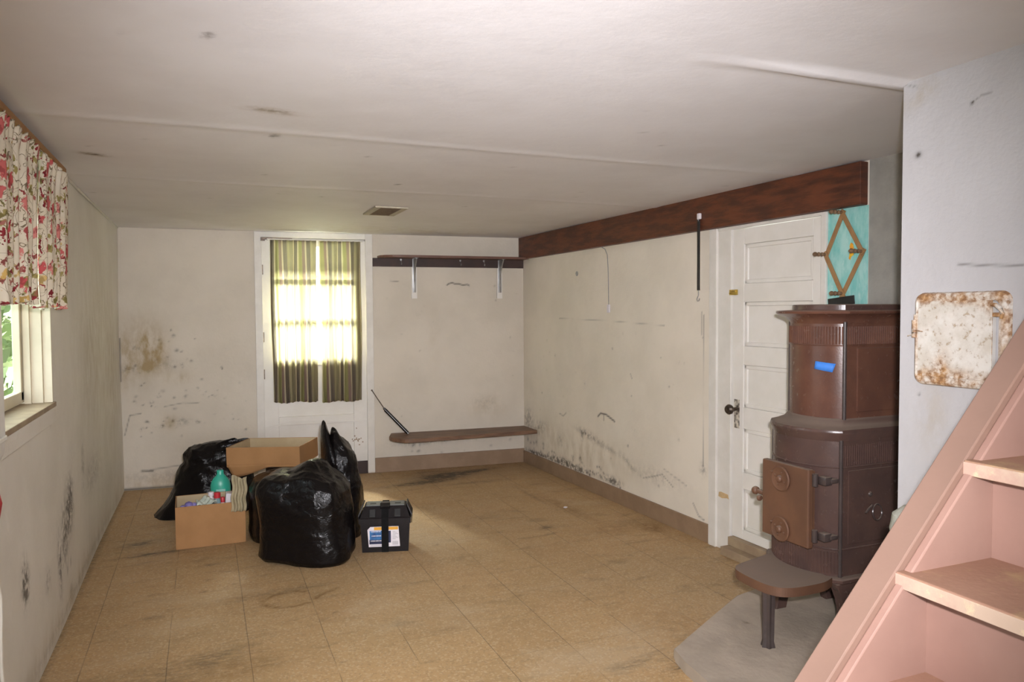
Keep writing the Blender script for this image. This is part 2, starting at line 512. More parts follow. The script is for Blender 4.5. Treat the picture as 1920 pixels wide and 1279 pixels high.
class MB:
    def __init__(self, frame=ID):
        self.bm = bmesh.new()
        self.f = frame
        self.uv = None

    def v(self, p):
        return self.bm.verts.new(self.f @ Vector(p))

    def box(self, a, b, bevel=0.0, rot=None, piv=None):
        xs, ys, zs = (a[0], b[0]), (a[1], b[1]), (a[2], b[2])
        vs = []
        for x in xs:
            for y in ys:
                for z in zs:
                    p = Vector((x, y, z))
                    if rot is not None:
                        q = Vector(piv) if piv else Vector(((a[0] + b[0]) / 2, (a[1] + b[1]) / 2, (a[2] + b[2]) / 2))
                        p = rot @ (p - q) + q
                    vs.append(self.v(p))
        fs = [(0, 1, 3, 2), (4, 6, 7, 5), (0, 4, 5, 1), (2, 3, 7, 6), (0, 2, 6, 4), (1, 5, 7, 3)]
        faces = [self.bm.faces.new([vs[i] for i in f]) for f in fs]
        if bevel:
            es = {e for f in faces for e in f.edges}
            bmesh.ops.bevel(self.bm, geom=list(es), offset=bevel, segments=2, affect='EDGES', profile=0.5)
        return self

    def prism(self, poly, axis, a, b, bevel=0.0):
        """polygon extruded along axis (0,1,2); poly gives the two other coordinates in order"""
        def mk(p, t):
            q = [p[0], p[1]]
            q.insert(axis, t)
            return self.v(q)
        lo = [mk(p, a) for p in poly]
        hi = [mk(p, b) for p in poly]
        n = len(poly)
        fs = [self.bm.faces.new(lo), self.bm.faces.new(hi[::-1])]
        for i in range(n):
            fs.append(self.bm.faces.new((lo[i], hi[i], hi[(i + 1) % n], lo[(i + 1) % n])))
        if bevel:
            es = {e for f in fs[:2] for e in f.edges}
            bmesh.ops.bevel(self.bm, geom=list(es), offset=bevel, segments=2, affect='EDGES', profile=0.5)
        return self

    def loft(self, rings, cap=True, closed=True):
        rv = [[self.v(p) for p in r] for r in rings]
        n = len(rv[0])
        for a, b in zip(rv, rv[1:]):
            for i in range(n if closed else n - 1):
                self.bm.faces.new((a[i], a[(i + 1) % n], b[(i + 1) % n], b[i]))
        if cap:
            self.bm.faces.new(rv[0][::-1])
            self.bm.faces.new(rv[-1])
        return self

    def tube(self, path, r, seg=8, cap=True):
        pts = [Vector(p) for p in path]
        rings = []
        up = Vector((0, 0, 1))
        for i, p in enumerate(pts):
            t = (pts[min(i + 1, len(pts) - 1)] - pts[max(i - 1, 0)]).normalized()
            if abs(t.dot(up)) > 0.95:
                up = Vector((1, 0, 0)) if abs(t.x) < 0.9 else Vector((0, 1, 0))
            a = t.cross(up).normalized()
            b = t.cross(a).normalized()
            up = -b if False else up
            rr = r[i] if isinstance(r, (list, tuple)) else r
            rings.append([p + (a * math.cos(k * 2 * math.pi / seg) + b * math.sin(k * 2 * math.pi / seg)) * rr for k in range(seg)])
        return self.loft(rings, cap)

    def cyl(self, p, q, r, seg=16, r2=None):
        return self.tube([p, q], [r, r if r2 is None else r2], seg)

    def lathe(self, prof, origin=(0, 0, 0), axis=Vector((0, 0, 1)), seg=20):
        """prof: list of (radius, distance along axis)"""
        ax = Vector(axis).normalized()
        a = ax.orthogonal().normalized()
        b = ax.cross(a)
        o = Vector(origin)
        rings = [[o + ax * h + (a * math.cos(k * 2 * math.pi / seg) + b * math.sin(k * 2 * math.pi / seg)) * max(r, 1e-4) for k in range(seg)] for r, h in prof]
        return self.loft(rings)

    def ring(self, c, axis, R, r, seg=24, seg2=8, arc=(0, 2 * math.pi)):
        ax = Vector(axis).normalized()
        a = ax.orthogonal().normalized()
        b = ax.cross(a)
        full = abs(arc[1] - arc[0] - 2 * math.pi) < 1e-6
        n = seg + (0 if full else 1)
        rings = []
        for i in range(n):
            t = arc[0] + (arc[1] - arc[0]) * i / seg
            d = a * math.cos(t) + b * math.sin(t)
            rings.append([Vector(c) + d * (R + r * math.cos(k * 2 * math.pi / seg2)) + ax * r * math.sin(k * 2 * math.pi / seg2) for k in range(seg2)])
        if full:
            rings.append(rings[0])
        return self.loft(rings, cap=not full)

    def grid(self, fn, nu, nv, uvfn=None):
        vs = [[self.v(fn(i / nu, j / nv)) for j in range(nv + 1)] for i in range(nu + 1)]
        if uvfn and self.uv is None:
            self.uv = self.bm.loops.layers.uv.new('UVMap')
        for i in range(nu):
            for j in range(nv):
                f = self.bm.faces.new((vs[i][j], vs[i + 1][j], vs[i + 1][j + 1], vs[i][j + 1]))
                if uvfn:
                    for lp, (a, b) in zip(f.loops, ((i, j), (i + 1, j), (i + 1, j + 1), (i, j + 1))):
                        lp[self.uv].uv = uvfn(a / nu, b / nv)
        return self

    def build(self, name, material, parent=None, smooth=False, weld=0.0, autos=True, recalc=True):
        if weld:
            bmesh.ops.remove_doubles(self.bm, verts=self.bm.verts, dist=weld)
        if recalc:
            bmesh.ops.recalc_face_normals(self.bm, faces=self.bm.faces)
        me = bpy.data.meshes.new(name)
        if parent is not None:
            org = parent.get('_org')
            o3 = Vector(org) if org is not None else Vector((0, 0, 0))
        else:
            xs = [v.co for v in self.bm.verts]
            lo = Vector((min(c.x for c in xs), min(c.y for c in xs), min(c.z for c in xs)))
            hi = Vector((max(c.x for c in xs), max(c.y for c in xs), max(c.z for c in xs)))
            o3 = Vector(((lo.x + hi.x) / 2, (lo.y + hi.y) / 2, lo.z))
        bmesh.ops.translate(self.bm, verts=self.bm.verts, vec=-o3)
        if smooth:
            for f in self.bm.faces:
                f.smooth = True
            if autos:
                for e in self.bm.edges:
                    if len(e.link_faces) == 2 and e.calc_face_angle(0) > math.radians(38):
                        e.smooth = False
        self.bm.to_mesh(me)
        self.bm.free()
        me.materials.append(M[material] if isinstance(material, str) else material)
        o = bpy.data.objects.new(name, me)
        COL.objects.link(o)
        if parent is not None:
            o.parent = parent
        else:
            o.location = o3
        ORG[o.name] = o3
        o['_org'] = tuple(o3)
        return o


ORG = {}


def tag(o, label=None, cat=None, group=None, kind=None):
    if label:
        o['label'] = label
    if cat:
        o['category'] = cat
    if group:
        o['group'] = group
    if kind:
        o['kind'] = kind
    return o


def thing(name, label, cat, loc, group=None):
    o = bpy.data.objects.new(name, None)
    COL.objects.link(o)
    o.empty_display_size = 0.05
    o.location = loc
    o['_org'] = tuple(loc)
    return tag(o, label, cat, group)


def struct(o):
    o['kind'] = 'structure'
    return o


# ------------------------------------------------------------------ the room shell
def gauss(U, V, items):
    """soft blobs: (u, v, ru, rv, angle, strength)"""
    out = np.zeros_like(U)
    for (u, v, ru, rv, a, s) in items:
        c, sn = math.cos(a), math.sin(a)
        x = (U - u) * c + (V - v) * sn
        y = -(U - u) * sn + (V - v) * c
        out += s * np.exp(-((x / ru) ** 2 + (y / rv) ** 2))
    return out


def strokes(U, V, items):
    """polylines: (width, strength, [(u, v), ...])"""
    out = np.zeros_like(U)
    for (w, s, pts) in items:
        for (a, b) in zip(pts, pts[1:]):
            ax, ay, bx, by = *a, *b
            L2 = (bx - ax) ** 2 + (by - ay) ** 2 + 1e-9
            t = np.clip(((U - ax) * (bx - ax) + (V - ay) * (by - ay)) / L2, 0, 1)
            d = np.hypot(U - ax - t * (bx - ax), V - ay - t * (by - ay))
            out = np.maximum(out, s * np.exp(-(d / w) ** 2))
    return out


def panel(name, material, frame, rects, step, thick, attrs=None, disp=None):
    """a slab with a finely gridded room face (d = 0) made of rectangles (u0, v0, u1, v1); attrs(U, V) returns stain maps"""
    verts, faces, uvs = [], [], []
    base = 0
    for (u0, v0, u1, v1) in rects:
        nu = max(1, int(round((u1 - u0) / step)))
        nv = max(1, int(round((v1 - v0) / step)))
        U, V = np.meshgrid(np.linspace(u0, u1, nu + 1), np.linspace(v0, v1, nv + 1), indexing='ij')
        D = disp(U, V) if disp else np.zeros_like(U)
        P = np.stack([U.ravel(), D.ravel(), V.ravel()], 1)
        verts.append(P)
        idx = np.arange((nu + 1) * (nv + 1)).reshape(nu + 1, nv + 1) + base
        q = np.stack([idx[:-1, :-1], idx[1:, :-1], idx[1:, 1:], idx[:-1, 1:]], -1).reshape(-1, 4)
        faces.append(q)
        base += (nu + 1) * (nv + 1)
        # back and edges of this piece
        e = -0.012 if disp else 0.0
        c = np.array([(u0, e, v0), (u1, e, v0), (u1, e, v1), (u0, e, v1), (u0, -thick, v0), (u1, -thick, v0), (u1, -thick, v1), (u0, -thick, v1)], float)
        verts.append(c)
        faces.append(np.array([(4, 7, 6, 5), (0, 4, 5, 1), (1, 5, 6, 2), (2, 6, 7, 3), (3, 7, 4, 0)]) + base)
        base += 8
    VV = np.concatenate(verts)
    FF = np.concatenate(faces)
    R = np.array(frame)[:3, :3]
    T = np.array(frame)[:3, 3]
    W = VV @ R.T + T
    if np.linalg.det(R) > 0:
        FF = FF[:, ::-1]
    lo, hi = W.min(0), W.max(0)
    org = np.array([(lo[0] + hi[0]) / 2, (lo[1] + hi[1]) / 2, lo[2]])
    org = np.zeros(3)
    me = bpy.data.meshes.new(name)
    me.vertices.add(len(W))
    me.vertices.foreach_set('co', (W - org).ravel())
    me.loops.add(FF.size)
    me.loops.foreach_set('vertex_index', FF.ravel().astype(np.int32))
    me.polygons.add(len(FF))
    me.polygons.foreach_set('loop_start', (np.arange(len(FF)) * 4).astype(np.int32))
    me.polygons.foreach_set('loop_total', np.full(len(FF), 4, np.int32))
    me.update(calc_edges=True)
    if attrs:
        for k, fn in attrs.items():
            a = me.attributes.new(k, 'FLOAT', 'POINT')
            a.data.foreach_set('value', fn(VV[:, 0], VV[:, 2]).astype(np.float32))
    me.materials.append(M[material])
    o = bpy.data.objects.new(name, me)
    COL.objects.link(o)
    o.location = org
    return struct(o)


rng = np.random.default_rng(3)
CEIL = 2.15


def specks(n, u0, u1, v0, v1, r0=0.006, r1=0.016, s=0.9, bias=None):
    out = []
    for _ in range(n):
        r = rng.uniform(r0, r1)
        out.append((rng.uniform(u0, u1), rng.uniform(v0, v1), r, r * rng.uniform(0.5, 1.1), rng.uniform(-0.6, 0.6), s * rng.uniform(0.5, 1)))
    return out


# floor (frame: u = X, v = Y, room side up)
FF_ = Matrix(((1, 0, 0, 0), (0, 0, 1, 0), (0, 1, 0, 0), (0, 0, 0, 1)))
FC_ = Matrix(((1, 0, 0, 0), (0, 0, 1, 0), (0, -1, 0, CEIL), (0, 0, 0, 1)))
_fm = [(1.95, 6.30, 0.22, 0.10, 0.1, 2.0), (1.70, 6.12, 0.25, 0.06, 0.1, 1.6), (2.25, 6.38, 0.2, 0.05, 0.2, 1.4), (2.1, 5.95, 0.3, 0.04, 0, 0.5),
       (-0.40, 5.2, 0.10, 0.05, 0.3, 1.0), (-0.30, 4.95, 0.20, 0.03, 0.1, 1.0), (-0.15, 3.25, 0.25, 0.12, 0.2, 0.4), (0.3, 4.0, 0.3, 0.05, 0.1, 0.4), (2.36, 5.30, 0.02, 0.25, 0.0, 0.55), (1.8, 4.9, 0.12, 0.06, 0, 0.35), (2.1, 4.5, 0.06, 0.04, 0.5, 0.8),
       (1.78, 2.50, 0.06, 0.03, 0.2, 1.0), (1.60, 2.60, 0.15, 0.03, 0.2, 0.5), (-0.25, 3.9, 0.05, 0.02, 0, 0.6), (0.0, 4.6, 0.05, 0.02, 0.2, 0.7), (0.02, 3.35, 0.12, 0.06, 0, 0.4)] + specks(60, -0.5, 2.6, 2.6, 6.5, 0.008, 0.02, 0.6)
_fr = [(2.75, 4.2, 0.08, 0.10, 0, 0.9), (2.5, 4.3, 0.2, 0.1, 0, 0.4), (0.2, 5.0, 0.3, 0.12, 0, 0.3), (2.45, 4.9, 0.05, 0.4, 0.05, 0.6), (0.1, 3.2, 0.2, 0.1, 0.2, 0.5), (2.0, 2.9, 0.2, 0.2, 0, 0.25)]
_ringpts = [(0.38 + 0.135 * math.cos(t), 3.88 + 0.10 * math.sin(t)) for t in np.linspace(0.9, 5.6, 26)] + [(0.52, 3.87), (0.62, 3.94)]
panel('floor', 'floor', FF_, [(-1.1, -4.4, 3.2, 7.2)], 0.02, 0.12,
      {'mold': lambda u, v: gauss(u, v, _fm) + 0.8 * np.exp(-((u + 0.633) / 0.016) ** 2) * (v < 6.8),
       'rust': lambda u, v: gauss(u, v, _fr) + strokes(u, v, [(0.012, 1.0, _ringpts)])})

# ceiling, with the sagging seam beside the chimney
_cm = [(0.275, 3.113, 0.016, 0.03, 0, 1.0), (0.235, 2.748, 0.06, 0.025, 0.2, 0.8), (0.025, 2.062, 0.014, 0.02, 0, 0.9), (-0.43, 3.75, 0.05, 0.02, 0.5, 1.2)] + specks(70, -0.6, 2.8, 1.2, 5.5, 0.005, 0.012, 0.8)


def _sag(U, V):
    seam = np.exp(-((V - 1.715 - 0.10 * np.clip(1.75 - U, 0, 1) ** 1.5) / 0.022) ** 2) * np.clip((U - 1.25) / 0.45, 0, 1) * (U < 2.3)
    return 0.016 * seam + 0.004 * np.sin(U * 2.3 + 1) * np.sin(V * 1.9) + 0.0035 * np.exp(-((V - 4.3) / 0.03) ** 2) + 0.0035 * np.exp(-((V - 3.05) / 0.03) ** 2)


panel('ceiling', 'ceil', FC_, [(-0.95, 1.25, 3.0, 6.95), (-0.95, -4.35, 2.02, 1.25)], 0.025, 0.12,
      {'mold': lambda u, v: gauss(u, v, _cm),
       'mark': lambda u, v: gauss(u, v, [(0.275, 3.113, 0.010, 0.02, 0, 0.7), (-0.43, 3.75, 0.03, 0.012, 0.5, 0.7), (1.0, 4.05, 0.01, 0.015, 0, 0.8)]),
       'rust': lambda u, v: gauss(u, v, [(0.235, 2.748, 0.08, 0.03, 0.2, 0.8), (1.6, 6.3, 0.8, 0.3, 0, 0.25), (-0.43, 3.75, 0.06, 0.03, 0.5, 0.7)])},
      disp=lambda U, V: _sag(U, V))

# back wall with the opening of the glazed door
DU0, DU1, DZ1 = 1.105, 1.985, 2.10
_bm = [(0.30, 1.03, 0.12, 0.05, 0, 0.35), (0.06, 1.0, 0.05, 0.03, 0, 0.8), (0.5, 0.1, 0.5, 0.05, 0, 0.35), (0.45, 0.55, 0.06, 0.03, 0, 0.6)] + \
      specks(34, 0.08, 0.75, 0.45, 1.3, 0.006, 0.016, 1.0) + specks(26, 0.05, 1.0, 0.1, 0.9, 0.005, 0.013, 0.8) + \
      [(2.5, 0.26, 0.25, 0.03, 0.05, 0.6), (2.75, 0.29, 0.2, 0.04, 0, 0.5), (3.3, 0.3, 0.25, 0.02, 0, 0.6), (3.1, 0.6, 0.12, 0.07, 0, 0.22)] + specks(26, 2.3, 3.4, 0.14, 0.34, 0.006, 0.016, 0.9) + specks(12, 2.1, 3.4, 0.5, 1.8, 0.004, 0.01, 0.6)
_br = [(0.22, 1.17, 0.07, 0.16, 0, 0.9), (0.12, 1.15, 0.16, 0.25, 0, 0.55), (0.30, 1.12, 0.06, 0.14, 0, 0.6), (0.19, 1.01, 0.05, 0.03, 0, 0.9), (0.05, 1.05, 0.05, 0.18, 0, 0.5),
       (0.35, 0.55, 0.06, 0.06, 0, 0.6), (0.45, 0.92, 0.10, 0.05, 0, 0.5), (0.4, 0.05, 0.5, 0.06, 0, 0.6), (2.6, 1.2, 0.05, 0.3, 0, 0.16), (3.1, 0.55, 0.2, 0.1, 0, 0.25)]
_bk = [(0.006, 0.95, [(2.73, 1.700), (2.745, 1.712), (2.78, 1.722), (2.80, 1.712), (2.84, 1.712), (2.88, 1.700), (2.925, 1.706), (2.94, 1.696)]),
       (0.004, 0.6, [(2.20, 1.735), (2.28, 1.728)]), (0.004, 0.5, [(0.32, 0.68), (0.46, 0.705), (0.58, 0.70)]), (0.0045, 0.6, [(0.02, 0.46), (0.06, 0.62), (0.14, 0.63)]),
       (0.006, 0.7, [(0.0, 0.9), (0.0, 1.25)]), (0.008, 0.8, [(0.14, 0.155), (0.22, 0.15)]), (0.005, 0.5, [(0.2, 0.16), (0.5, 0.19)])]
panel('wall_back', 'wall', FB, [(-0.1, 0, DU0, CEIL + 0.01), (DU1, 0, 3.62, CEIL + 0.01), (DU0, DZ1, DU1, CEIL + 0.01)], 0.010, 0.14,
      {'mold': lambda u, v: gauss(u, v, _bm), 'rust': lambda u, v: gauss(u, v, _br),
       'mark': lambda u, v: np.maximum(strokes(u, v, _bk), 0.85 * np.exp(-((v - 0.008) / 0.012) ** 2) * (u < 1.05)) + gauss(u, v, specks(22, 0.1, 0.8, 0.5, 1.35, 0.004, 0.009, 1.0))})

# right wall with the opening of the five-panel door, then raw concrete
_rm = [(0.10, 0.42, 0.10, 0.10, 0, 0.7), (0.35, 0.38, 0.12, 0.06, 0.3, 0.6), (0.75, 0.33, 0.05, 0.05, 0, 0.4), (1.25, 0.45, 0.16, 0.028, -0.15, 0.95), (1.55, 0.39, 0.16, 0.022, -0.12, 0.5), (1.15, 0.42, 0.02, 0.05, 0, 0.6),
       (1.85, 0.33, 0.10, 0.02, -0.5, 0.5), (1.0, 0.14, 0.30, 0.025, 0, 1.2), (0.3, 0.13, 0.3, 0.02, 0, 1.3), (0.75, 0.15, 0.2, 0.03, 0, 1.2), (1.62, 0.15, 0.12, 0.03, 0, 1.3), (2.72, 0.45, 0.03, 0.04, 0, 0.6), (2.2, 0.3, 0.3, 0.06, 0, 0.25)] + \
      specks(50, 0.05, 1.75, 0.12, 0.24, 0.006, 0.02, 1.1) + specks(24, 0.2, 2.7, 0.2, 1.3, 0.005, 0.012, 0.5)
_rk = [(0.007, 0.95, [(1.41, 0.620), (1.45, 0.648), (1.53, 0.650), (1.58, 0.636), (1.66, 0.612)]), (0.005, 0.6, [(1.50, 0.64), (1.50, 0.60)]),
       (0.005, 0.5, [(0.75, 0.56), (0.82, 0.55), (0.87, 0.58)]), (0.003, 0.55, [(2.72, 1.42), (2.715, 0.9), (2.72, 0.47)]), (0.003, 0.4, [(2.70, 1.44), (2.70, 1.3), (2.72, 1.26)]),
       (0.004, 0.5, [(2.05, 0.26), (2.16, 0.29), (2.28, 0.33), (2.4, 0.27)]), (0.005, 0.55, [(2.62, 0.21), (2.68, 0.14), (2.73, 0.13)]), (0.004, 0.35, [(2.3, 0.37), (2.55, 0.31)]),
       (0.0025, 0.35, [(0.75, 1.39), (1.6, 1.375), (2.3, 1.35)]), (0.004, 0.5, [(1.9, 0.96), (1.88, 0.99)])]
panel('wall_right', 'wall_brightened', FR, [(-0.05, 0, 2.98, CEIL + 0.01), (2.98, 1.93, 3.68, CEIL + 0.01), (3.68, 0, 3.945, CEIL + 0.01)], 0.010, 0.14,
      {'mold': lambda u, v: gauss(u, v, _rm), 'rust': lambda u, v: gauss(u, v, [(1.3, 0.3, 0.5, 0.15, 0, 0.35), (0.5, 0.3, 0.4, 0.15, 0, 0.3)]),
       'mark': lambda u, v: strokes(u, v, _rk) + gauss(u, v, specks(46, 0.1, 1.75, 0.115, 0.17, 0.004, 0.013, 1.1) + specks(8, 0.4, 2.6, 0.3, 1.2, 0.005, 0.009, 0.8))})
struct(MB(FR).box((3.945, -0.14, 0), (4.95, 0, CEIL + 0.01)).build('wall_concrete', 'concrete'))

# left wall with the window opening, plus an unseen second opening added for light
WY0, WY1, WZ0, WZ1 = 2.25, 3.866, 1.055, 2.02
_lm = [(4.22, 0.50, 0.12, 0.10, 0.9, 1.7), (4.05, 0.40, 0.08, 0.12, 0, 1.1), (3.9, 0.30, 0.04, 0.14, 0.1, 1.1), (4.7, 0.62, 0.05, 0.12, 0, 0.5), (3.62, 0.33, 0.05, 0.05, 0.4, 0.6), (3.22, 0.455, 0.05, 0.07, 0.2, 1.8), (3.24, 0.42, 0.025, 0.03, 0, 0.9), (5.1, 0.5, 0.3, 0.1, 0, 0.4),
       (4.2, 0.10, 0.05, 0.02, 0, 0.6), (4.5, 0.05, 1.5, 0.025, 0, 0.4)]
_lr = [(5.2, 1.2, 0.6, 0.5, 0, 0.35), (6.2, 1.0, 0.4, 0.6, 0, 0.4), (4.2, 0.05, 2.0, 0.08, 0, 0.4)]
panel('wall_left', 'wall_side', FL, [(-4.3, 0, 7.0, WZ0), (-4.3, WZ1, 7.0, CEIL + 0.01), (-4.3, WZ0, -1.6, WZ1), (-0.2, WZ0, WY0, WZ1), (WY1, WZ0, 7.0, WZ1)], 0.02, 0.135,
      {'mold': lambda u, v: gauss(u, v, _lm), 'rust': lambda u, v: gauss(u, v, _lr), 'mark': lambda u, v: gauss(u, v, [(3.83, 0.95, 0.008, 0.008, 0, 0.9), (4.1, 0.22, 0.012, 0.02, 0, 0.6), (4.2, 0.23, 0.012, 0.02, 0, 0.6)])},
      disp=lambda U, V: 0.006 * np.sin(U * 2.1) * np.sin(V * 3.0 + 1))

# chimney breast, walls behind the camera and round the stairwell
FCH = Matrix(((0, -1, 0, 2.02), (-1, 0, 0, 1.70), (0, 0, 1, 0), (0, 0, 0, 1)))
panel('wall_chimney', 'chimney', FCH, [(0, 0, 0.46, CEIL + 0.01)], 0.006, 0.84,
      {'mold': lambda u, v: gauss(u, v, [(0.28, 0.98, 0.12, 0.10, 0.8, 0.25)]),
       'rust': lambda u, v: gauss(u, v, [(0.09, 2.12, 0.10, 0.03, 0.5, 0.5), (0.12, 1.12, 0.05, 0.12, 0, 0.3)]),
       'mark': lambda u, v: strokes(u, v, [(0.003, 0.6, [(0.19, 1.58), (0.26, 1.572), (0.38, 1.565)]), (0.002, 0.5, [(0.22, 2.03), (0.25, 2.045), (0.28, 2.045)]), (0.002, 0.5, [(0.0, 2.145), (0.05, 2.125)])]) +
       gauss(u, v, [(0.055, 1.92, 0.006, 0.006, 0, 1.0), (0.055, 1.918, 0.012, 0.010, 0, 0.5), (0.225, 2.032, 0.005, 0.005, 0, 0.9), (0.07, 1.19, 0.004, 0.004, 0, 0.8)])})
struct(MB().box((-0.85, -4.32, 0), (-0.70, -4.20, CEIL)).box((2.20, -4.32, 0), (2.35, -4.20, CEIL)).box((-0.70, -4.32, 0), (2.20, -4.20, 0.65)).box((-0.70, -4.32, 2.05), (2.20, -4.20, CEIL)).build('wall_rear', 'wall'))  # wide opening added, out of view, to go with the rear fill lamp
struct(MB().box((2.02, -4.32, 0), (2.14, 0.06, CEIL)).build('wall_stairwell_near', 'wall'))
struct(MB().box((2.14, -0.06, 0), (3.6, 0.06, 4.2)).box((3.5, 0.06, 0), (3.6, 1.24, 4.2)).box((2.03, 1.13, 2.28), (3.5, 1.24, 4.2)).box((2.88, 1.13, 0), (3.5, 1.24, 2.28)).box((1.9, -0.06, 2.28), (2.02, 1.24, 4.2)).build('wall_stairwell', 'wall'))
struct(MB().box((1.9, -0.06, 4.2), (3.6, 1.24, 4.3)).build('ceiling_stairwell', 'ceil'))

# baseboards
struct(MB(FB).box((2.046, 0.001, 0), (3.475, 0.016, 0.135), 0.003).build('baseboard_back', 'baseboard'))
struct(MB(FR).box((0.016, 0.001, 0), (2.80, 0.016, 0.116), 0.003).build('baseboard_right', 'baseboard'))
# narrow taped joints along the ceiling and corner
struct(MB(FL).box((3.95, 0.0, CEIL - 0.012), (6.80, 0.012, CEIL), 0.003).build('trim_1', 'trim'))

# outside: patio, hedge by the left window
struct(MB().box((-6, 6.98, -0.30), (6, 16, -0.10)).build('ground_patio', 'patio'))
struct(MB().box((-9, -6, -0.30), (-0.95, 6.9, -0.10)).build('ground_lawn', 'leaf'))


# ------------------------------------------------------------------ back door (glazed) and casing
struct(MB(FB).box((1.046, 0.0, 0), (1.108, 0.022, 2.148), 0.003).build('trim_2', 'trim'))
struct(MB(FB).box((1.982, 0.0, 0.012), (2.045, 0.024, 2.148), 0.003).build('trim_3', 'trim'))
struct(MB(FB).box((1.046, 0.0, 2.098), (2.045, 0.020, 2.149), 0.003).build('trim_4', 'trim'))
struct(MB(FB).box((1.0, -0.42, 2.08), (2.1, -0.14, 2.12)).build('door_light_blocker', 'light_blocker'))  # unseen board added outside to shade the top of the door curtains
struct(MB(FB).box((1.09, -0.10, 0.0), (1.135, -0.046, 2.11)).box((1.955, -0.10, 0.0), (2.0, -0.046, 2.11)).box((1.135, -0.10, 2.06), (1.955, -0.046, 2.11)).build('trim_11', 'trim'))  # unseen frame added behind the door to block light leaks
D1 = FB @ Vector((1.545, -0.03, 0.03))
door1 = struct(thing('door_1', 'white glazed back door behind the striped curtains', 'door', D1))
d0, d1 = -0.045, -0.003
b = MB(FB)
b.box((1.104, d0, 0.115), (1.225, d1, 2.088), 0.003)
b.box((1.865, d0, 0.115), (1.986, d1, 2.088), 0.003)
b.box((1.225, d0, 2.03), (1.865, d1, 2.088), 0.003)
b.box((1.225, d0, 0.99), (1.865, d1, 1.105), 0.003)
b.box((1.225, d0, 0.470), (1.865, d1, 0.545), 0.003)
b.box((1.225, d0, 0.115), (1.865, d1, 0.20), 0.003)
b.build('stile_frame', 'door', door1)
MB(FB).box((1.22, d0 + 0.01, 0.535), (1.87, d1 - 0.022, 1.0), 0.002).build('upper_panel', 'door', door1)
MB(FB).box((1.22, d0 + 0.01, 0.19), (1.87, d1 - 0.022, 0.480), 0.002).build('lower_panel', 'door', door1)
b = MB(FB)
b.prism([(1.112, 0.462), (1.20, 0.480), (1.34, 0.505), (1.975, 0.478), (1.975, 0.466), (1.34, 0.490), (1.21, 0.468), (1.112, 0.450)], 1, d1, d1 + 0.010)
b.build('weather_strip', 'door', door1)
b = MB(FB)
for u in (1.43, 1.655):
    b.box((u, d0 + 0.008, 1.07), (u + 0.022, d1 - 0.006, 2.035))
for z in (1.425, 1.755):
    b.box((1.222, d0 + 0.008, z), (1.868, d1 - 0.006, z + 0.024))
b.build('glazing_bars', 'door', door1)
MB(FB).box((1.222, -0.028, 1.07), (1.868, -0.024, 2.035)).build('pane', 'glass', door1)
tag(MB(FB).box((1.085, -0.10, 0.001), (2.0, -0.004, 0.112)).build('threshold', 'dark_wood', door1), 'dark gap and threshold under the door')
b = MB(FB)
b.box((1.10, 0.020, 2.078), (1.36, 0.032, 2.096), 0.002)
b.box((1.10, 0.022, 2.066), (1.135, 0.036, 2.078), 0.002)
tag(b.build('bolt', 'dark_metal', door1), 'dark metal bolt across the door head')
b = MB(FB)
random.seed(4)
for k in range(16):
    uu, zz = 1.885 + random.gauss(0, 0.03), 0.31 + random.gauss(0, 0.03)
    b.prism([(uu + 0.008 * math.cos(t) * random.uniform(.4, 1.2), zz + 0.007 * math.sin(t) * random.uniform(.4, 1.2)) for t in np.linspace(0, 5.4, 7)], 1, d1 - 0.001, d1 + 0.0012)
tag(b.build('worn_patch', 'sill', door1), 'bare worn patch where the lock was')
b = MB(FB)
for z in (1.20, 0.88, 1.78):
    b.box((1.106, -0.004, z), (1.116, 0.006, z + 0.085), 0.002)
tag(b.build('hinge', 'dark_metal', door1), 'rusty hinge edges')


def cloth(name, mtl, frame, u0t, u1t, u0b, u1b, zt, zb, dt, db, folds, amp, seed, nu=150, nv=60, wid=None, uvs=(1, 1), hem=0.0, header=0.0, parent=None):
    """pleated cloth; t and b are its top and bottom edges"""
    b = MB(frame)
    ph = seed * 1.7

    def f(s, t):
        u = (u0t + (u1t - u0t) * s) * (1 - t) + (u0b + (u1b - u0b) * s) * t
        a = amp * (0.45 + 0.75 * t)
        w = math.sin(2 * math.pi * folds * s + ph + 0.5 * math.sin(3.1 * t + 5 * s)) + 0.45 * math.sin(2 * math.pi * folds * 1.7 * s + 1.3 * ph + t)
        d = dt * (1 - t) + db * t + a * w
        u += 0.004 * math.sin(7 * t + s * 13 + ph)
        z = zt + (zb - zt) * t + 0.004 * math.sin(2 * math.pi * folds * s + ph) * t + 0.006 * math.sin(11 * s + ph) * t
        if hem and t > 0.88:
            d += 0.006 * math.sin(2 * math.pi * folds * 2.3 * s + ph * 3) * (t - 0.88) / 0.12
        if header and t < header:
            d += 0.010 * math.sin(2 * math.pi * folds * 2.6 * s + ph) * (1 - t / header)
            z += 0.006 * math.sin(2 * math.pi * folds * 2.6 * s + ph * 2) * (1 - t / header)
        return (u, d, z)
    b.grid(f, nu, nv, lambda s, t: (s * uvs[0] + seed * 0.37, (1 - t) * uvs[1]))
    o = b.build(name, mtl, parent, smooth=True, autos=False, recalc=False)
    md = o.modifiers.new('thickness', 'SOLIDIFY')
    md.thickness = 0.0012
    md.offset = 0
    return o


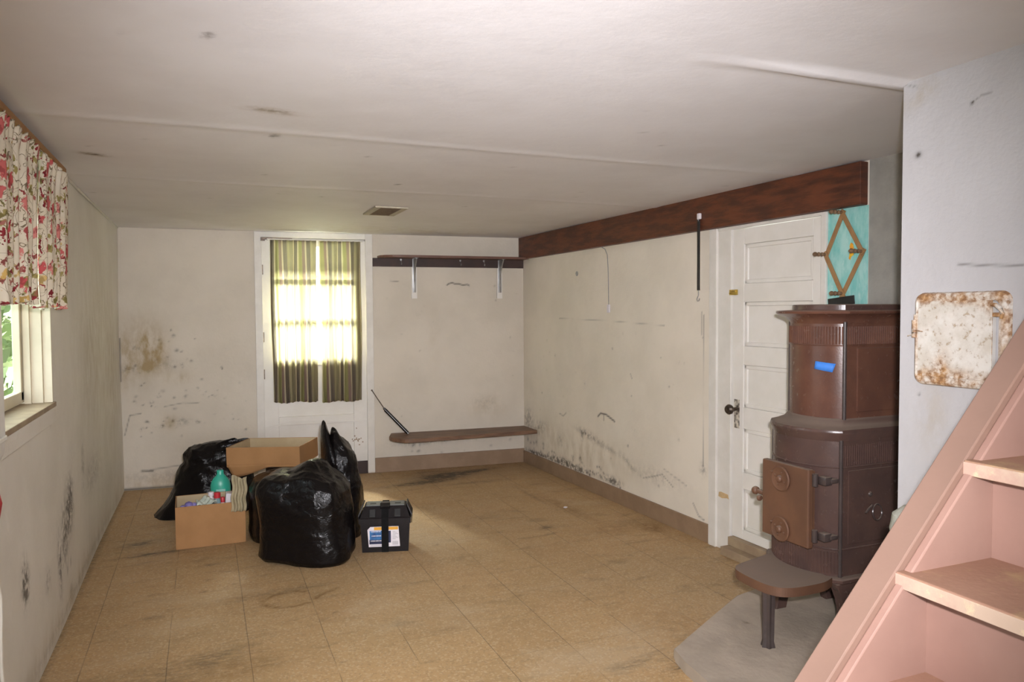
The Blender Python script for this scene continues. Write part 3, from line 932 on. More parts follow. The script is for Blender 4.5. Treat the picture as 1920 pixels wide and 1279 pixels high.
tag(cloth('striped_curtain', 'stripe', FB, 1.172, 1.555, 1.183, 1.550, 2.075, 0.678, 0.052, 0.062, 8, 0.009, 1, uvs=(0.62, 1.3), hem=0.012), 'left olive striped curtain hanging over the back door glass', 'curtain', 'striped curtains on the back door')
tag(cloth('striped_curtain', 'stripe', FB, 1.582, 1.938, 1.592, 1.934, 2.075, 0.668, 0.052, 0.062, 7, 0.009, 2, uvs=(0.58, 1.3), hem=0.012), 'right olive striped curtain hanging over the back door glass', 'curtain', 'striped curtains on the back door')
b = MB(FB).cyl((1.155, 0.052, 2.079), (1.955, 0.052, 2.079), 0.006)
for u in (1.155, 1.955):
    b.cyl((u, -0.002, 2.079), (u, 0.056, 2.079), 0.005)
tag(b.build('curtain_rod', 'white_metal'), 'thin white curtain rod above the back door glass', 'curtain rod')

# ------------------------------------------------------------------ beam, shelf with brackets, bench, vent
tag(MB(FR).box((0.002, 0.0, 1.945), (3.938, 0.05, 2.148), 0.004).build('wooden_beam', 'beam'), 'dark red-brown wooden beam along the top of the right wall', 'beam')

sh = thing('wall_shelf', 'narrow brown coat shelf with dark backboard high on the back wall', 'shelf', FB @ Vector((2.76, 0.0, 1.86)))
tag(MB(FB).box((2.046, 0.0, 1.862), (3.474, 0.018, 1.938), 0.002).build('backboard', 'dark_wood', sh), 'dark brown hook rail')
poly = [(2.09, 0.0), (2.10, 0.07), (2.135, 0.13), (2.20, 0.165), (2.28, 0.175), (3.472, 0.175), (3.472, 0.0)]
MB(FB).prism(poly, 2, 1.938, 1.958, 0.003).build('board', 'shelf_wood', sh)
for u in (2.42, 3.235):
    b = MB(FB)
    b.box((u - 0.016, 0.0185, 1.63), (u + 0.016, 0.022, 1.934), 0.001)
    b.box((u - 0.016, 0.0185, 1.933), (u + 0.016, 0.15, 1.937), 0.001)
    pts = []
    for i in range(13):
        t = i / 12
        pts.append((0.021 + 0.12 * t ** 1.6, 1.645 + 0.285 * t ** 0.7))
    b.prism(pts + [(0.141, 1.934), (0.021, 1.934)], 0, u - 0.006, u + 0.006)
    br = b.build('bracket', 'steel', sh, smooth=True)
    MB(FB).box((u - 0.026, 0.0, 1.575), (u + 0.026, 0.0185, 1.862), 0.002).build('mounting_block', 'door', sh)
for u in (2.853, 2.30, 3.08):
    b = MB(FB)
    b.tube([(u, 0.018, 1.915), (u, 0.035, 1.912), (u, 0.042, 1.896), (u, 0.036, 1.880), (u, 0.052, 1.878), (u, 0.060, 1.892)], 0.0028, 6)
    b.cyl((u, 0.018, 1.925), (u, 0.021, 1.925), 0.009, 10)
    b.build('hook', 'steel', sh, smooth=True)

poly = [(1.555, 6.665)]
for i in range(9):
    t = math.pi / 2 * i / 8
    poly.append((1.50 + 0.15 * (1 - math.cos(t)) * 1.0, 6.50 - 0.225 * math.sin(t)))
poly += [(2.838, 6.275), (2.836, 6.576)]
tag(MB().prism(poly, 2, 0.318, 0.352, 0.005).build('bench_shelf', 'bench_wood'), 'low brown plank bench with a rounded end on the back wall', 'bench')

vt = thing('ceiling_vent', 'small brown square vent opening in the ceiling near the back door', 'vent', (1.165, 5.09, 2.135))
b = MB()
b.box((1.055, 4.885, 2.138), (1.095, 5.295, 2.1485))
b.box((1.235, 4.885, 2.138), (1.275, 5.295, 2.1485))
b.box((1.095, 4.885, 2.138), (1.235, 4.897, 2.1485))
b.box((1.095, 5.283, 2.138), (1.235, 5.295, 2.1485))
b.build('frame', 'vent_frame', vt)
b = MB()
for i in range(16):
    y = 4.905 + i * 0.0243
    b.box((1.095, y, 2.141), (1.235, y + 0.014, 2.1435), rot=Matrix.Rotation(0.5, 3, 'X'))
b.box((1.095, 4.89, 2.145), (1.235, 5.29, 2.1485))
b.build('grille', 'vent', vt)

# black gas strut leaning on the bench
st = thing('gas_strut', 'black cylinder with a thin rod leaning from the bench to the door casing', 'strut', (1.66, 6.545, 0.353))
A, B_, Cc = Vector((1.678, 6.535, 0.365)), Vector((1.492, 6.612, 0.575)), Vector((1.388, 6.652, 0.745))
MB().cyl(A, B_, 0.0155, 16).cyl(B_, B_ + (Cc - B_).normalized() * 0.02, 0.011, 12).build('cylinder', 'black_gloss', st, smooth=True)
MB().cyl(B_, Cc, 0.0045, 8).lathe([(0.004, 0), (0.008, 0.004), (0.008, 0.012), (0.004, 0.016)], Cc, (Cc - B_), 10).build('rod', 'dark_metal', st, smooth=True)
MB().lathe([(0.006, -0.012), (0.010, -0.008), (0.010, 0.0), (0.006, 0.004)], A, (B_ - A), 10).build('end_fitting', 'steel', st, smooth=True)

# ------------------------------------------------------------------ right wall: casing, five-panel door, small things
struct(MB(FR).box((2.80, 0.0, 0.0), (2.868, 0.024, 1.943), 0.003).build('trim_5', 'trim'))
struct(MB(FR).box((2.868, -0.10, 0.0), (2.984, 0.010, 1.93), 0.002).build('trim_6', 'trim'))
struct(MB(FR).box((3.672, 0.0, 0.0), (3.706, 0.020, 1.943), 0.003).build('trim_7', 'trim'))
struct(MB(FR).box((2.868, 0.0, 1.926), (3.672, 0.016, 1.944), 0.003).build('trim_8', 'trim'))
door2 = struct(thing('door_2', 'white five-panel wooden door behind the stove', 'door', FR @ Vector((3.33, -0.02, 0.104))))
q0, q1 = -0.045, -0.004
zs = [(1.604, 1.832), (1.242, 1.498), (0.884, 1.132), (0.502, 0.758), (0.160, 0.404)]
b = MB(FR)
b.box((2.988, q0, 0.104), (3.080, q1, 1.924), 0.003)
b.box((3.600, q0, 0.104), (3.671, q1, 1.924), 0.003)
edges = [1.924] + [z for p in zs for z in (p[1], p[0])] + [0.104]
for i in range(0, len(edges), 2):
    b.box((3.080, q0, edges[i + 1]), (3.600, q1, edges[i]), 0.003)
b.build('stile_frame', 'door', door2)
for (z0, z1) in zs:
    b = MB(FR)
    b.box((3.078, q0 + 0.012, z0 - 0.002), (3.602, q1 - 0.016, z1 + 0.002))
    w = 0.024
    for (a0, c0, a1, c1) in ((3.080, z0, 3.080 + w, z1), (3.600 - w, z0, 3.600, z1), (3.080, z0, 3.600, z0 + w), (3.080, z1 - w, 3.600, z1)):
        b.box((a0, q0 + 0.02, c0), (a1, q1 - 0.007, c1), 0.005)
    b.build('panel', 'door', door2)
b = MB(FR)
b.lathe([(0.010, 0.0), (0.010, 0.028), (0.020, 0.034), (0.029, 0.046), (0.030, 0.058), (0.022, 0.070), (0.0, 0.073)], (3.022, q1, 0.868), (0, 1, 0), 20)
tag(b.build('knob', 'dark_metal', door2, smooth=True), 'dark tarnished metal door knob')
b = MB(FR)
b.box((3.005, q1 - 0.001, 0.755), (3.050, q1 + 0.003, 0.925), 0.001)
tag(b.build('lock_plate', mat('flaked_lock_plate', (0.05, 0.035, 0.028), (0.62, 0.56, 0.46), 36, 0.5, bump=0.2, bscale=60), door2), 'flaked dark lock plate')
b = MB(FR)
b.box((2.972, 0.010, 1.540), (3.045, 0.0125, 1.572), 0.001)
b.cyl((2.99, 0.012, 1.562), (3.03, 0.016, 1.562), 0.004, 8)
b.cyl((2.985, 0.010, 1.550), (2.985, 0.022, 1.550), 0.005, 8)
tag(b.build('catch', 'brass', door2), 'small brass hook catch')
sl = MB(FR)
sl.box((2.99, -0.09, 0.0), (3.74, 0.085, 0.050), 0.004)
sl.box((2.99, -0.09, 0.050), (3.70, 0.030, 0.102), 0.004)
struct(sl.build('trim_9', 'sill'))
tag(MB(FR).prism([(2.885, 0.345), (2.905, 0.350), (2.97, 0.345), (2.976, 0.318), (2.962, 0.322), (2.915, 0.312), (2.882, 0.318)], 1, 0.0102, 0.0115).build('tape_strip', 'tan_tape'), 'torn tan tape strip low on the white door jamb', 'tape')

wire = thing('hanging_wire', 'thin wire with a white connector hanging on the right wall below the beam', 'wire', FR @ Vector((1.58, 0.006, 1.44)))
pts = [(1.50, 0.020, 1.944), (1.54, 0.012, 1.925), (1.565, 0.007, 1.88), (1.575, 0.006, 1.78), (1.580, 0.006, 1.65), (1.585, 0.007, 1.498)]
MB(FR).tube(pts, 0.0032, 6).build('cord', 'steel', wire, smooth=True)
MB(FR).box((1.572, 0.002, 1.438), (1.602, 0.016, 1.500), 0.003).build('connector', 'white_plastic', wire)

bg_ = thing('bungee_strap', 'black rubber strap with a wire hook hanging from the beam beside the door', 'strap', FR @ Vector((2.745, 0.06, 1.50)))
MB(FR).box((2.734, 0.058, 1.575), (2.756, 0.064, 2.010), 0.001).build('band', 'black_rubber', bg_)
b = MB(FR)
b.tube([(2.745, 0.061, 1.580), (2.745, 0.061, 1.545), (2.738, 0.062, 1.532), (2.732, 0.063, 1.520), (2.740, 0.064, 1.508), (2.752, 0.064, 1.510), (2.760, 0.064, 1.524)], 0.003, 6)
tag(b.build('hook', 'steel', bg_, smooth=True), 'steel wire hook')
b = MB(FR)
b.tube([(2.745, 0.061, 2.0), (2.745, 0.062, 2.03), (2.740, 0.058, 2.045), (2.728, 0.052, 2.030), (2.722, 0.051, 2.005)], 0.0035, 6)
b.box((2.730, 0.050, 2.012), (2.760, 0.066, 2.048), 0.004)
tag(b.build('knot', 'white_plastic', bg_, smooth=True), 'frayed pale knot over a nail')

b = MB(FR).lathe([(0.020, 0.0), (0.020, 0.004), (0.012, 0.007), (0.006, 0.004), (0.0, 0.004)], (1.072, 0.0, 1.761), (0, 1, 0), 18)
tag(b.build('cable_grommet', 'steel', smooth=True), 'small round grey grommet on the right wall near the corner', 'grommet')

# turquoise patch, peg rack, little painted ornament
pan = MB(FR)
pan.box((3.707, 0.0, 0.05), (3.944, 0.008, 1.944), 0.001)
tag(pan.build('painted_board', 'turq'), 'turquoise painted panel between the door and the bare concrete', 'panel')
rk = thing('peg_rack', 'diamond shaped wooden peg rack on the turquoise panel above the stove', 'rack', FR @ Vector((3.81, 0.02, 1.49)))
top, lft, rgt, bot = (3.806, 1.925), (3.706, 1.727), (3.926, 1.727), (3.812, 1.530)


def slat(p, q, d, ext):
    P, Q = Vector(p), Vector(q)
    t = (Q - P).normalized()
    P2, Q2 = P - t * ext[0], Q + t * ext[1]
    n = Vector((-t.y, t.x)) * 0.011
    poly = [tuple(P2 + n), tuple(Q2 + n), tuple(Q2 - n), tuple(P2 - n)]
    MB(FR).prism(poly, 1, d, d + 0.008, 0.0015).build('slat', 'rack_wood', rk)


slat(top, lft, 0.010, (0.012, 0.014))
slat(top, rgt, 0.019, (0.012, 0.014))
slat(lft, bot, 0.019, (0.014, 0.05))
slat(rgt, bot, 0.010, (0.014, 0.05))
for (u, z) in (top, lft, rgt, bot):
    MB(FR).lathe([(0.008, 0), (0.008, 0.014), (0.0065, 0.018), (0.011, 0.026), (0.006, 0.034), (0.010, 0.044), (0.011, 0.050), (0.006, 0.058), (0.0105, 0.066), (0.0115, 0.074), (0.006, 0.083), (0.0, 0.085)],
                 (u, 0.020, z), (0, 1, 0), 14).build('peg', 'peg_wood', rk, smooth=True)
b = MB(FR)
b.prism([(3.838, 1.700), (3.846, 1.735), (3.842, 1.760), (3.850, 1.775), (3.862, 1.768), (3.868, 1.740), (3.866, 1.715), (3.852, 1.705), (3.846, 1.690)], 1, 0.0082, 0.0096)
tag(b.build('painted_ornament', 'yellow'), 'small yellow and orange painted shape inside the peg rack diamond', 'ornament')
tag(MB(FR).box((3.735, 0.028, 1.470), (3.895, 0.034, 1.512), 0.002, rot=Matrix.Rotation(-0.10, 3, 'Y')).build('black_plate', 'black_rubber'), 'black flat plate on the turquoise panel just above the stove top', 'plate')

# ------------------------------------------------------------------ left window, its curtains and cord
win = struct(thing('window_1', 'white painted window in the left wall', 'window', (-0.75, 3.05, WZ0)))
b = MB(FL)
b.box((WY1 - 0.012, -0.030, WZ0), (WY1, 0.004, WZ1), 0.002)
b.box((WY0, -0.135, WZ1 - 0.02), (WY1, 0.004, WZ1), 0.002)
b.box((WY0, -0.030, WZ0), (WY0 + 0.02, 0.004, WZ1), 0.002)
b.build('casing', 'cream', win)
b = MB(FL)
b.box((WY1 - 0.026, -0.135, WZ0), (WY1 - 0.001, -0.030, WZ1), 0.002)
b.box((WY1 - 0.045, -0.098, WZ0), (WY1 - 0.026, -0.072, WZ1), 0.002)
b.box((WY0, -0.135, WZ0), (WY0 + 0.03, -0.030, WZ1), 0.002)
b.build('jamb', 'cream', win)
b = MB(FL)
for y in (WY1 - 0.075, WY0 + 0.03, 2.55):
    b.box((y, -0.132, WZ0 + 0.02), (y + 0.045, -0.102, WZ1 - 0.02), 0.003)
b.box((WY0 + 0.03, -0.132, WZ0 + 0.01), (WY1 - 0.03, -0.102, WZ0 + 0.060), 0.003)
b.box((WY0 + 0.03, -0.132, WZ1 - 0.08), (WY1 - 0.03, -0.102, WZ1 - 0.02), 0.003)
b.build('sash', 'cream', win)
MB(FL).box((WY0 + 0.05, -0.120, WZ0 + 0.05), (WY1 - 0.06, -0.117, WZ1 - 0.06)).build('pane', 'glass', win)
tag(MB(FL).box((WY0 - 0.06, -0.135, WZ0 - 0.018), (WY1 + 0.012, 0.014, WZ0 + 0.004), 0.003).build('sill', 'sill', win), 'worn brown window sill')
tag(MB(FL).box((WY0 - 0.06, 0.0, WZ0 - 0.085), (WY1 + 0.010, 0.012, WZ0 - 0.018), 0.003).build('apron', 'wall_side', win), 'grey white apron board')

b = MB(FL)
poly = [(0.0, 2.05), (0.0, 1.06), (0.006, 1.045), (0.0, 1.03)]
b.box((2.62, 0.030, 1.075), (2.722, 0.060, 1.98), 0.004)
b.box((2.615, 0.026, 1.060), (2.727, 0.064, 1.078), 0.004)
b.loft([[(2.625, 0.030, 1.060), (2.717, 0.030, 1.060), (2.717, 0.060, 1.060), (2.625, 0.060, 1.060)],
        [(2.635, 0.032, 1.02), (2.707, 0.032, 1.02), (2.707, 0.056, 1.02), (2.635, 0.056, 1.02)],
        [(2.662, 0.038, 0.985), (2.682, 0.038, 0.985), (2.682, 0.046, 0.985), (2.662, 0.046, 0.985)]])
struct(b.build('trim_10', 'white_metal'))

tag(cloth('floral_valance', 'floral', FL, 2.10, 3.275, 2.06, 3.24, 2.070, 1.484, 0.075, 0.060, 12, 0.013, 3, nu=220, nv=50, uvs=(1.9, 0.62), hem=0.02, header=0.16), 'long red floral valance nearer the camera over the left window', 'valance', 'floral valances')
tag(cloth('floral_valance', 'floral', FL, 3.30, 3.905, 3.25, 3.86, 2.070, 1.476, 0.075, 0.060, 6, 0.013, 5, nu=150, nv=50, uvs=(1.0, 0.62), hem=0.02, header=0.16), 'short red floral valance at the far end of the left window', 'valance', 'floral valances')
b = MB(FL).box((2.0, 0.034, 2.028), (3.925, 0.040, 2.052), 0.001)
b.box((3.919, 0.001, 2.028), (3.925, 0.040, 2.052), 0.001)
tag(b.build('curtain_rod', 'steel'), 'flat grey curtain rod behind the floral valances', 'curtain rod')
tag(MB(FL).box((2.0, 0.0, 2.088), (3.94, 0.07, 2.112), 0.002).build('valance_board', 'cardboard'), 'tan wooden strip above the floral valances', 'board')

# hedge outside the left window
random.seed(11)
b = MB()
for k in range(9000):
    p = Vector((random.uniform(-2.0, -1.35), random.uniform(5.2, 14.0), random.uniform(-0.1, 2.4)))
    n = Vector((random.gauss(0, 1), random.gauss(0, 1), random.gauss(0, 1))).normalized()
    a = n.orthogonal().normalized() * 0.10
    c = n.cross(a).normalized() * 0.05
    vs = [b.bm.verts.new(p + a), b.bm.verts.new(p + c), b.bm.verts.new(p - a), b.bm.verts.new(p - c)]
    b.bm.faces.new(vs)
hd = b.build('hedge', 'leaf', recalc=False)
tag(hd, 'green hedge seen through the left window glass', 'hedge')

# cord and red tag at the left wall
tag(MB(FL).tube([(2.74, 0.012, 0.80), (2.765, 0.010, 0.70), (2.785, 0.012, 0.60), (2.815, 0.012, 0.54), (2.812, 0.012, 0.48), (2.790, 0.014, 0.41), (2.786, 0.014, 0.33), (2.790, 0.016, 0.26), (2.76, 0.03, 0.12), (2.70, 0.05, 0.012), (2.5, 0.06, 0.008)], 0.0055, 8).build('power_cord', 'cord', smooth=True), 'off white cord running down the left wall', 'cord')
tag(MB(FL).prism([(2.70, 0.92), (2.79, 0.905), (2.838, 0.842), (2.80, 0.80), (2.70, 0.79)], 1, 0.002, 0.022, 0.004).build('wall_tag', 'red'), 'red plastic piece on the left wall at the frame edge', 'tag')

# ------------------------------------------------------------------ hearth and wood stove
poly = [(1.772, 2.545), (1.778, 2.565), (1.867, 2.612), (2.151, 2.78), (2.40, 2.93), (2.62, 2.98), (2.905, 2.98), (2.905, 1.72), (2.05, 1.72), (1.86, 1.78), (1.745, 2.02), (1.732, 2.28), (1.748, 2.44)]
tag(MB().prism(poly, 2, 0.0, 0.05, 0.008).build('hearth_slab', 'hearth'), 'grey dusty concrete hearth slab under the wood stove', 'hearth')

stove = thing('wood_stove', 'tall two-tier red-brown enamel wood stove with a bowed front on the hearth', 'stove', (2.6, 2.55, 0.05))
CY = 2.55


def outline(e, s, back=2.89, n=28):
    w, R = 0.2 - e, 0.267 - e
    a = math.asin(w / R)
    cx = 2.637 + s
    pts = [(back, CY - w)]
    for i in range(n + 1):
        t = -a + 2 * a * i / n
        pts.append((cx - R * math.cos(t), CY + R * math.sin(t)))
    pts.append((back, CY + w))
    return pts


def loft_z(secs):
    b = MB()
    b.loft([[(x, y, z) for (x, y) in outline(e, s)] for (e, s, z) in secs])
    return b


loft_z([(0.0, 0, 0.318), (0.0, 0, 0.905)]).build('lower_body', 'stove_dark', stove, smooth=True)
loft_z([(-0.022, 0, 0.296), (-0.028, 0, 0.302), (-0.028, 0, 0.314), (-0.022, 0, 0.320), (0.0, 0, 0.321)]).build('base_plate', 'stove_dark', stove, smooth=True)
loft_z([(0.004, 0, 0.890), (-0.004, 0, 0.902), (-0.006, 0, 0.915), (-0.012, 0, 0.925), (-0.014, 0, 0.935), (-0.010, 0.0, 0.945), (0.010, 0.01, 0.952), (0.024, 0.03, 0.962), (0.030, 0.038, 0.975), (0.04, 0.04, 0.984)]).build('ledge', 'stove_dark', stove, smooth=True)
loft_z([(0.04, 0.04, 0.975), (0.04, 0.04, 1.40)]).build('upper_body', 'stove', stove, smooth=True)
loft_z([(0.040, 0.04, 1.390), (0.034, 0.04, 1.402), (0.022, 0.035, 1.418), (0.000, 0.03, 1.428), (-0.014, 0.03, 1.434), (-0.016, 0.03, 1.442), (-0.012, 0.03, 1.447), (0.03, 0.04, 1.449)]).build('cornice', 'stove', stove, smooth=True)
loft_z([(0.045, 0.045, 1.446), (0.045, 0.045, 1.470), (0.050, 0.045, 1.474)]).build('top_slab', 'stove_dark', stove, smooth=True)


def ribs(name, e, s, z0, z1, side, front, mtl, pitch=0.0125, frac=(0, 1)):
    b = MB()
    o = outline(e, s, n=200)
    acc = pitch / 2
    for i, (p, q) in enumerate(zip(o, o[1:])):
        P, Q = Vector((*p, 0)), Vector((*q, 0))
        isside = (i == 0 or i == len(o) - 2)
        L = (Q - P).length
        if (isside and (not side or i != 0)) or (not isside and not front):
            continue
        if not isside and not (frac[0] <= i / len(o) <= frac[1]):
            continue
        t = (Q - P).normalized()
        while acc < L:
            c = P + t * acc
            b.tube([(c.x, c.y, z0), (c.x, c.y, z1)], 0.0042, 6)
            acc += pitch
        acc -= L
    return b.build(name, mtl, stove, smooth=True)


ribs('lower_ribs', 0.0, 0, 0.332, 0.425, False, True, 'stove_dark', 0.0135)
ribs('middle_ribs', 0.0, 0, 0.792, 0.878, True, False, 'stove_dark', 0.0125)
ribs('upper_ribs', 0.04, 0.04, 1.302, 1.378, True, True, 'stove', 0.0125)
for (e, s, z) in ((-0.0015, 0, 0.437), (-0.0015, 0, 0.786)):
    MB().tube([(x, y, z) for (x, y) in outline(e, s)], 0.004, 6).build('band_line', 'stove_dark', stove, smooth=True)
b = MB()
o = outline(0.0385, 0.04)
b.tube([(x, y, 1.297) for (x, y) in o], 0.003, 6)
b.build('upper_band_line', 'stove', stove, smooth=True)
for sgn in (-1, 1):
    MB().cyl((2.462, CY + sgn * 0.199, 0.32), (2.462, CY + sgn * 0.199, 0.902), 0.0085, 12).build('corner_bead', 'stove_bead', stove, smooth=True)
    MB().cyl((2.518, CY + sgn * 0.159, 0.98), (2.518, CY + sgn * 0.159, 1.398), 0.0085, 12).build('corner_bead', 'stove_bead', stove, smooth=True)
MB().box((2.585, 2.384, 1.01), (2.87, 2.392, 1.285), 0.003).build('upper_side_panel', 'stove', stove)
MB().box((2.50, 2.346, 0.455), (2.87, 2.352, 0.770), 0.003).build('lower_side_panel', 'stove_dark', stove)

fd = MB().box((2.335, 2.402, 0.440), (2.365, 2.682, 0.778), 0.006)
fd.box((2.365, 2.43, 0.455), (2.42, 2.665, 0.765), 0.004)
fire_door = fd.build('fire_door', 'stove_door', stove)
for z in (0.710, 0.487):
    b = MB().lathe([(0.050, 0.0), (0.054, 0.004), (0.056, 0.010), (0.050, 0.014), (0.042, 0.011), (0.016, 0.011), (0.016, 0.020), (0.010, 0.026), (0.0, 0.027)], (2.336, 2.558, z), (-1, 0, 0), 32)
    for k in range(4):
        t = k * math.pi / 2 + 0.4
        b.box((2.318, 2.558 + 0.03 * math.cos(t) - 0.004, z + 0.03 * math.sin(t) - 0.004), (2.328, 2.558 + 0.03 * math.cos(t) + 0.004, z + 0.03 * math.sin(t) + 0.004), 0.001)
    b.cyl((2.324, 2.604, z + 0.022), (2.312, 2.604, z + 0.022), 0.005, 8)
    b.build('air_wheel', 'stove_door', fire_door, smooth=True)
b = MB().cyl((2.350, 2.68, 0.615), (2.345, 2.735, 0.618), 0.011, 10)
b.lathe([(0.012, 0), (0.018, 0.006), (0.019, 0.018), (0.012, 0.028), (0.0, 0.03)], (2.345, 2.722, 0.618), (-0.1, 1, 0.05), 12)
b.lathe([(0.010, 0), (0.014, 0.006), (0.014, 0.014), (0.0, 0.022)], (2.345, 2.700, 0.590), (-0.1, 1, -0.1), 12)
tag(b.build('latch_knob', 'stove_door', fire_door, smooth=True), 'rounded latch knob past the door edge')
for z in (0.735, 0.497):
    b = MB()
    b.cyl((2.362, 2.392, z - 0.026), (2.362, 2.392, z + 0.026), 0.0125, 12)
    b.box((2.372, 2.345, z - 0.018), (2.412, 2.388, z + 0.018), 0.006)
    b.box((2.400, 2.338, z - 0.010), (2.440, 2.372, z + 0.010), 0.006)
    b.build('hinge', 'stove_bead', stove, smooth=True)

poly = [(2.42, 2.350), (2.36, 2.322), (2.30, 2.316), (2.22, 2.316), (2.165, 2.326), (2.128, 2.350), (2.108, 2.395), (2.103, 2.46), (2.104, 2.53), (2.112, 2.585), (2.135, 2.622), (2.18, 2.645), (2.27, 2.668), (2.42, 2.71)]
for _ in range(2):
    poly = [poly[0]] + [tuple(np.array(p) * (1 - f) + np.array(q) * f) for p, q in zip(poly, poly[1:]) for f in (0.25, 0.75)] + [poly[-1]]
MB().prism(poly, 2, 0.288, 0.326, 0.006).build('ash_shelf', 'stove_door', stove)
b = MB()
pr = []
for k in range(24):
    t = k * 2 * math.pi / 24
    pr.append((0.0235 + 0.0035 * math.cos(6 * t), t))
b.loft([[(2.148 + r * f * math.cos(t), 2.425 + r * f * math.sin(t), z) for (r, t) in pr] for (f, z) in ((1.15, 0.050), (1.1, 0.056), (0.92, 0.075), (0.98, 0.18), (1.08, 0.29))])
tag(b.build('shelf_leg', 'stove_bead', stove, smooth=True), 'fluted iron leg under the ash shelf')
for y in (2.352, 2.728):
    prof = [(2.425, 0.298), (2.430, 0.285), (2.448, 0.262), (2.464, 0.225), (2.470, 0.18), (2.468, 0.13), (2.458, 0.08), (2.445, 0.052), (2.505, 0.052), (2.515, 0.10), (2.528, 0.17), (2.545, 0.22), (2.575, 0.262), (2.61, 0.298)]
    MB().prism([(x, z) for (x, z) in prof], 1, y - 0.022, y + 0.022, 0.005).build('leg', 'stove_dark', stove)
    MB().prism([(5.26 - x, z) for (x, z) in prof], 1, y - 0.022, y + 0.022, 0.005).build('leg', 'stove_dark', stove)
b = MB()
b.ring((2.66, 2.340, 0.58), (0.2, -1, 0.1), 0.034, 0.004, 24, 6)
b.tube([(2.63, 2.35, 0.61), (2.625, 2.335, 0.615), (2.60, 2.332, 0.60), (2.585, 2.332, 0.585)], 0.005, 6)
b.lathe([(0.010, 0), (0.012, 0.006), (0.008, 0.012), (0.0, 0.014)], (2.625, 2.352, 0.66), (0, -1, 0), 12)
tag(b.build('damper_handle', 'stove_bead', stove, smooth=True), 'wire damper handle on the stove side')
bt = MB()
P = []
for (y, z) in ((2.492, 1.228), (2.414, 1.219), (2.425, 1.182), (2.497, 1.194)):
    P.append((y, z))


def on_bow(y, off):
    R = 0.227 + off
    return 2.677 - math.sqrt(R * R - (y - CY) ** 2)


def tape(s, t):
    y = (P[0][0] * (1 - s) + P[1][0] * s) * (1 - t) + (P[3][0] * (1 - s) + P[2][0] * s) * t
    z = (P[0][1] * (1 - s) + P[1][1] * s) * (1 - t) + (P[3][1] * (1 - s) + P[2][1] * s) * t
    return (on_bow(y, 0.0022), y, z)


bt.grid(tape, 8, 2)
to = bt.build('tape_piece', 'blue_tape', smooth=True, recalc=False)
to.modifiers.new('thickness', 'SOLIDIFY').thickness = 0.0006
tag(to, 'bright blue tape piece stuck on the stove upper front', 'tape')

# grey bundle standing between stove and stairs
b = MB()
rings = []
for i, (r, z) in enumerate([(0.030, 0.001), (0.034, 0.02), (0.036, 0.4), (0.040, 0.75), (0.056, 0.84), (0.060, 0.89), (0.052, 0.925), (0.030, 0.945), (0.004, 0.950)]):
    rings.append([(1.668 + r * math.cos(t) * (1 + 0.10 * math.sin(3 * t + i)), 1.35 + r * math.sin(t) * (1 + 0.08 * math.sin(4 * t + 2 * i)), z) for t in np.linspace(0, 2 * math.pi, 28, endpoint=False)])
b.loft(rings)
tag(b.build('canvas_bundle', 'rag', smooth=True), 'pale grey-green bundle behind the pink stair stringer beside the stove', 'bundle')

# ------------------------------------------------------------------ rusty cleanout door in the chimney
co = thing('cleanout_door', 'rusty white metal cleanout door set in the white chimney wall', 'hatch', (2.02, 1.49, 1.21))


def rrect(y0, z0, y1, z1, r, n=6):
    pts = []
    for (cy, cz, a0) in ((y1 - r, z1 - r, 0), (y0 + r, z1 - r, math.pi / 2), (y0 + r, z0 + r, math.pi), (y1 - r, z0 + r, 1.5 * math.pi)):
        for i in range(n + 1):
            a = a0 + math.pi / 2 * i / n
            pts.append((cy + r * math.cos(a), cz + r * math.sin(a)))
    return pts


def rust_attr(o, fn):
    me = o.data
    a = me.attributes.new('rust', 'FLOAT', 'POINT')
    og = Vector(o['_org'])
    for v in me.vertices:
        w = v.co + (Vector(o.parent['_org']) if o.parent else og)
        a.data[v.index].value = fn(w)


b = MB()
outer, mid, inner = rrect(1.348, 1.222, 1.642, 1.500, 0.028), rrect(1.352, 1.226, 1.638, 1.496, 0.026), rrect(1.378, 1.250, 1.620, 1.474, 0.014)
b.loft([[(2.0195, y, z) for (y, z) in outer], [(2.008, y, z) for (y, z) in mid], [(2.004, y, z) for (y, z) in rrect(1.360, 1.234, 1.632, 1.488, 0.022)], [(2.008, y, z) for (y, z) in inner], [(2.0185, y, z) for (y, z) in inner]], cap=False)
fr = b.build('frame', 'rusty', co, smooth=True)
rust_attr(fr, lambda w: 0.95 if (w.z > 1.465 or w.z < 1.255) else 0.45)
b = MB()
n = 26
pl = [(y, z) for (y, z) in rrect(1.392, 1.250, 1.622, 1.474, 0.01, 4)]
b.loft([[(2.0175, y, z) for (y, z) in pl], [(2.004, y, z) for (y, z) in pl]])
lf0 = b.build('leaf_back', 'white_metal', co)
b = MB()
b.grid(lambda s, t: (2.0015 - 0.0015 * math.sin(math.pi * s) * math.sin(math.pi * t), 1.392 + 0.230 * s, 1.250 + 0.224 * t), 60, 60)
b.box((2.002, 1.392, 1.250), (2.0035, 1.622, 1.474))
lf = b.build('leaf', 'rusty', co)
rust_attr(lf, lambda w: max(0.0, 1.1 - abs(w.z - 1.25) / 0.030) * (0.75 + 0.35 * math.sin((w.y) * 60)) + max(0, 0.9 - abs(w.z - 1.474) / 0.022) + (0.9 * math.exp(-((w.y - 1.545) / 0.025) ** 2 - ((w.z - 1.275) / 0.04) ** 2)) + 0.8 * math.exp(-((w.y - 1.41) / 0.02) ** 2 - ((w.z - 1.455) / 0.02) ** 2) + 0.12)
b = MB()
for z, h in ((1.405, 0.012), (1.385, 0.008), (1.372, 0.008)):
    b.cyl((2.006, 1.637, z - h), (2.006, 1.637, z + h), 0.0085, 10)
b.box((2.003, 1.630, 1.395), (2.012, 1.640, 1.435), 0.002)
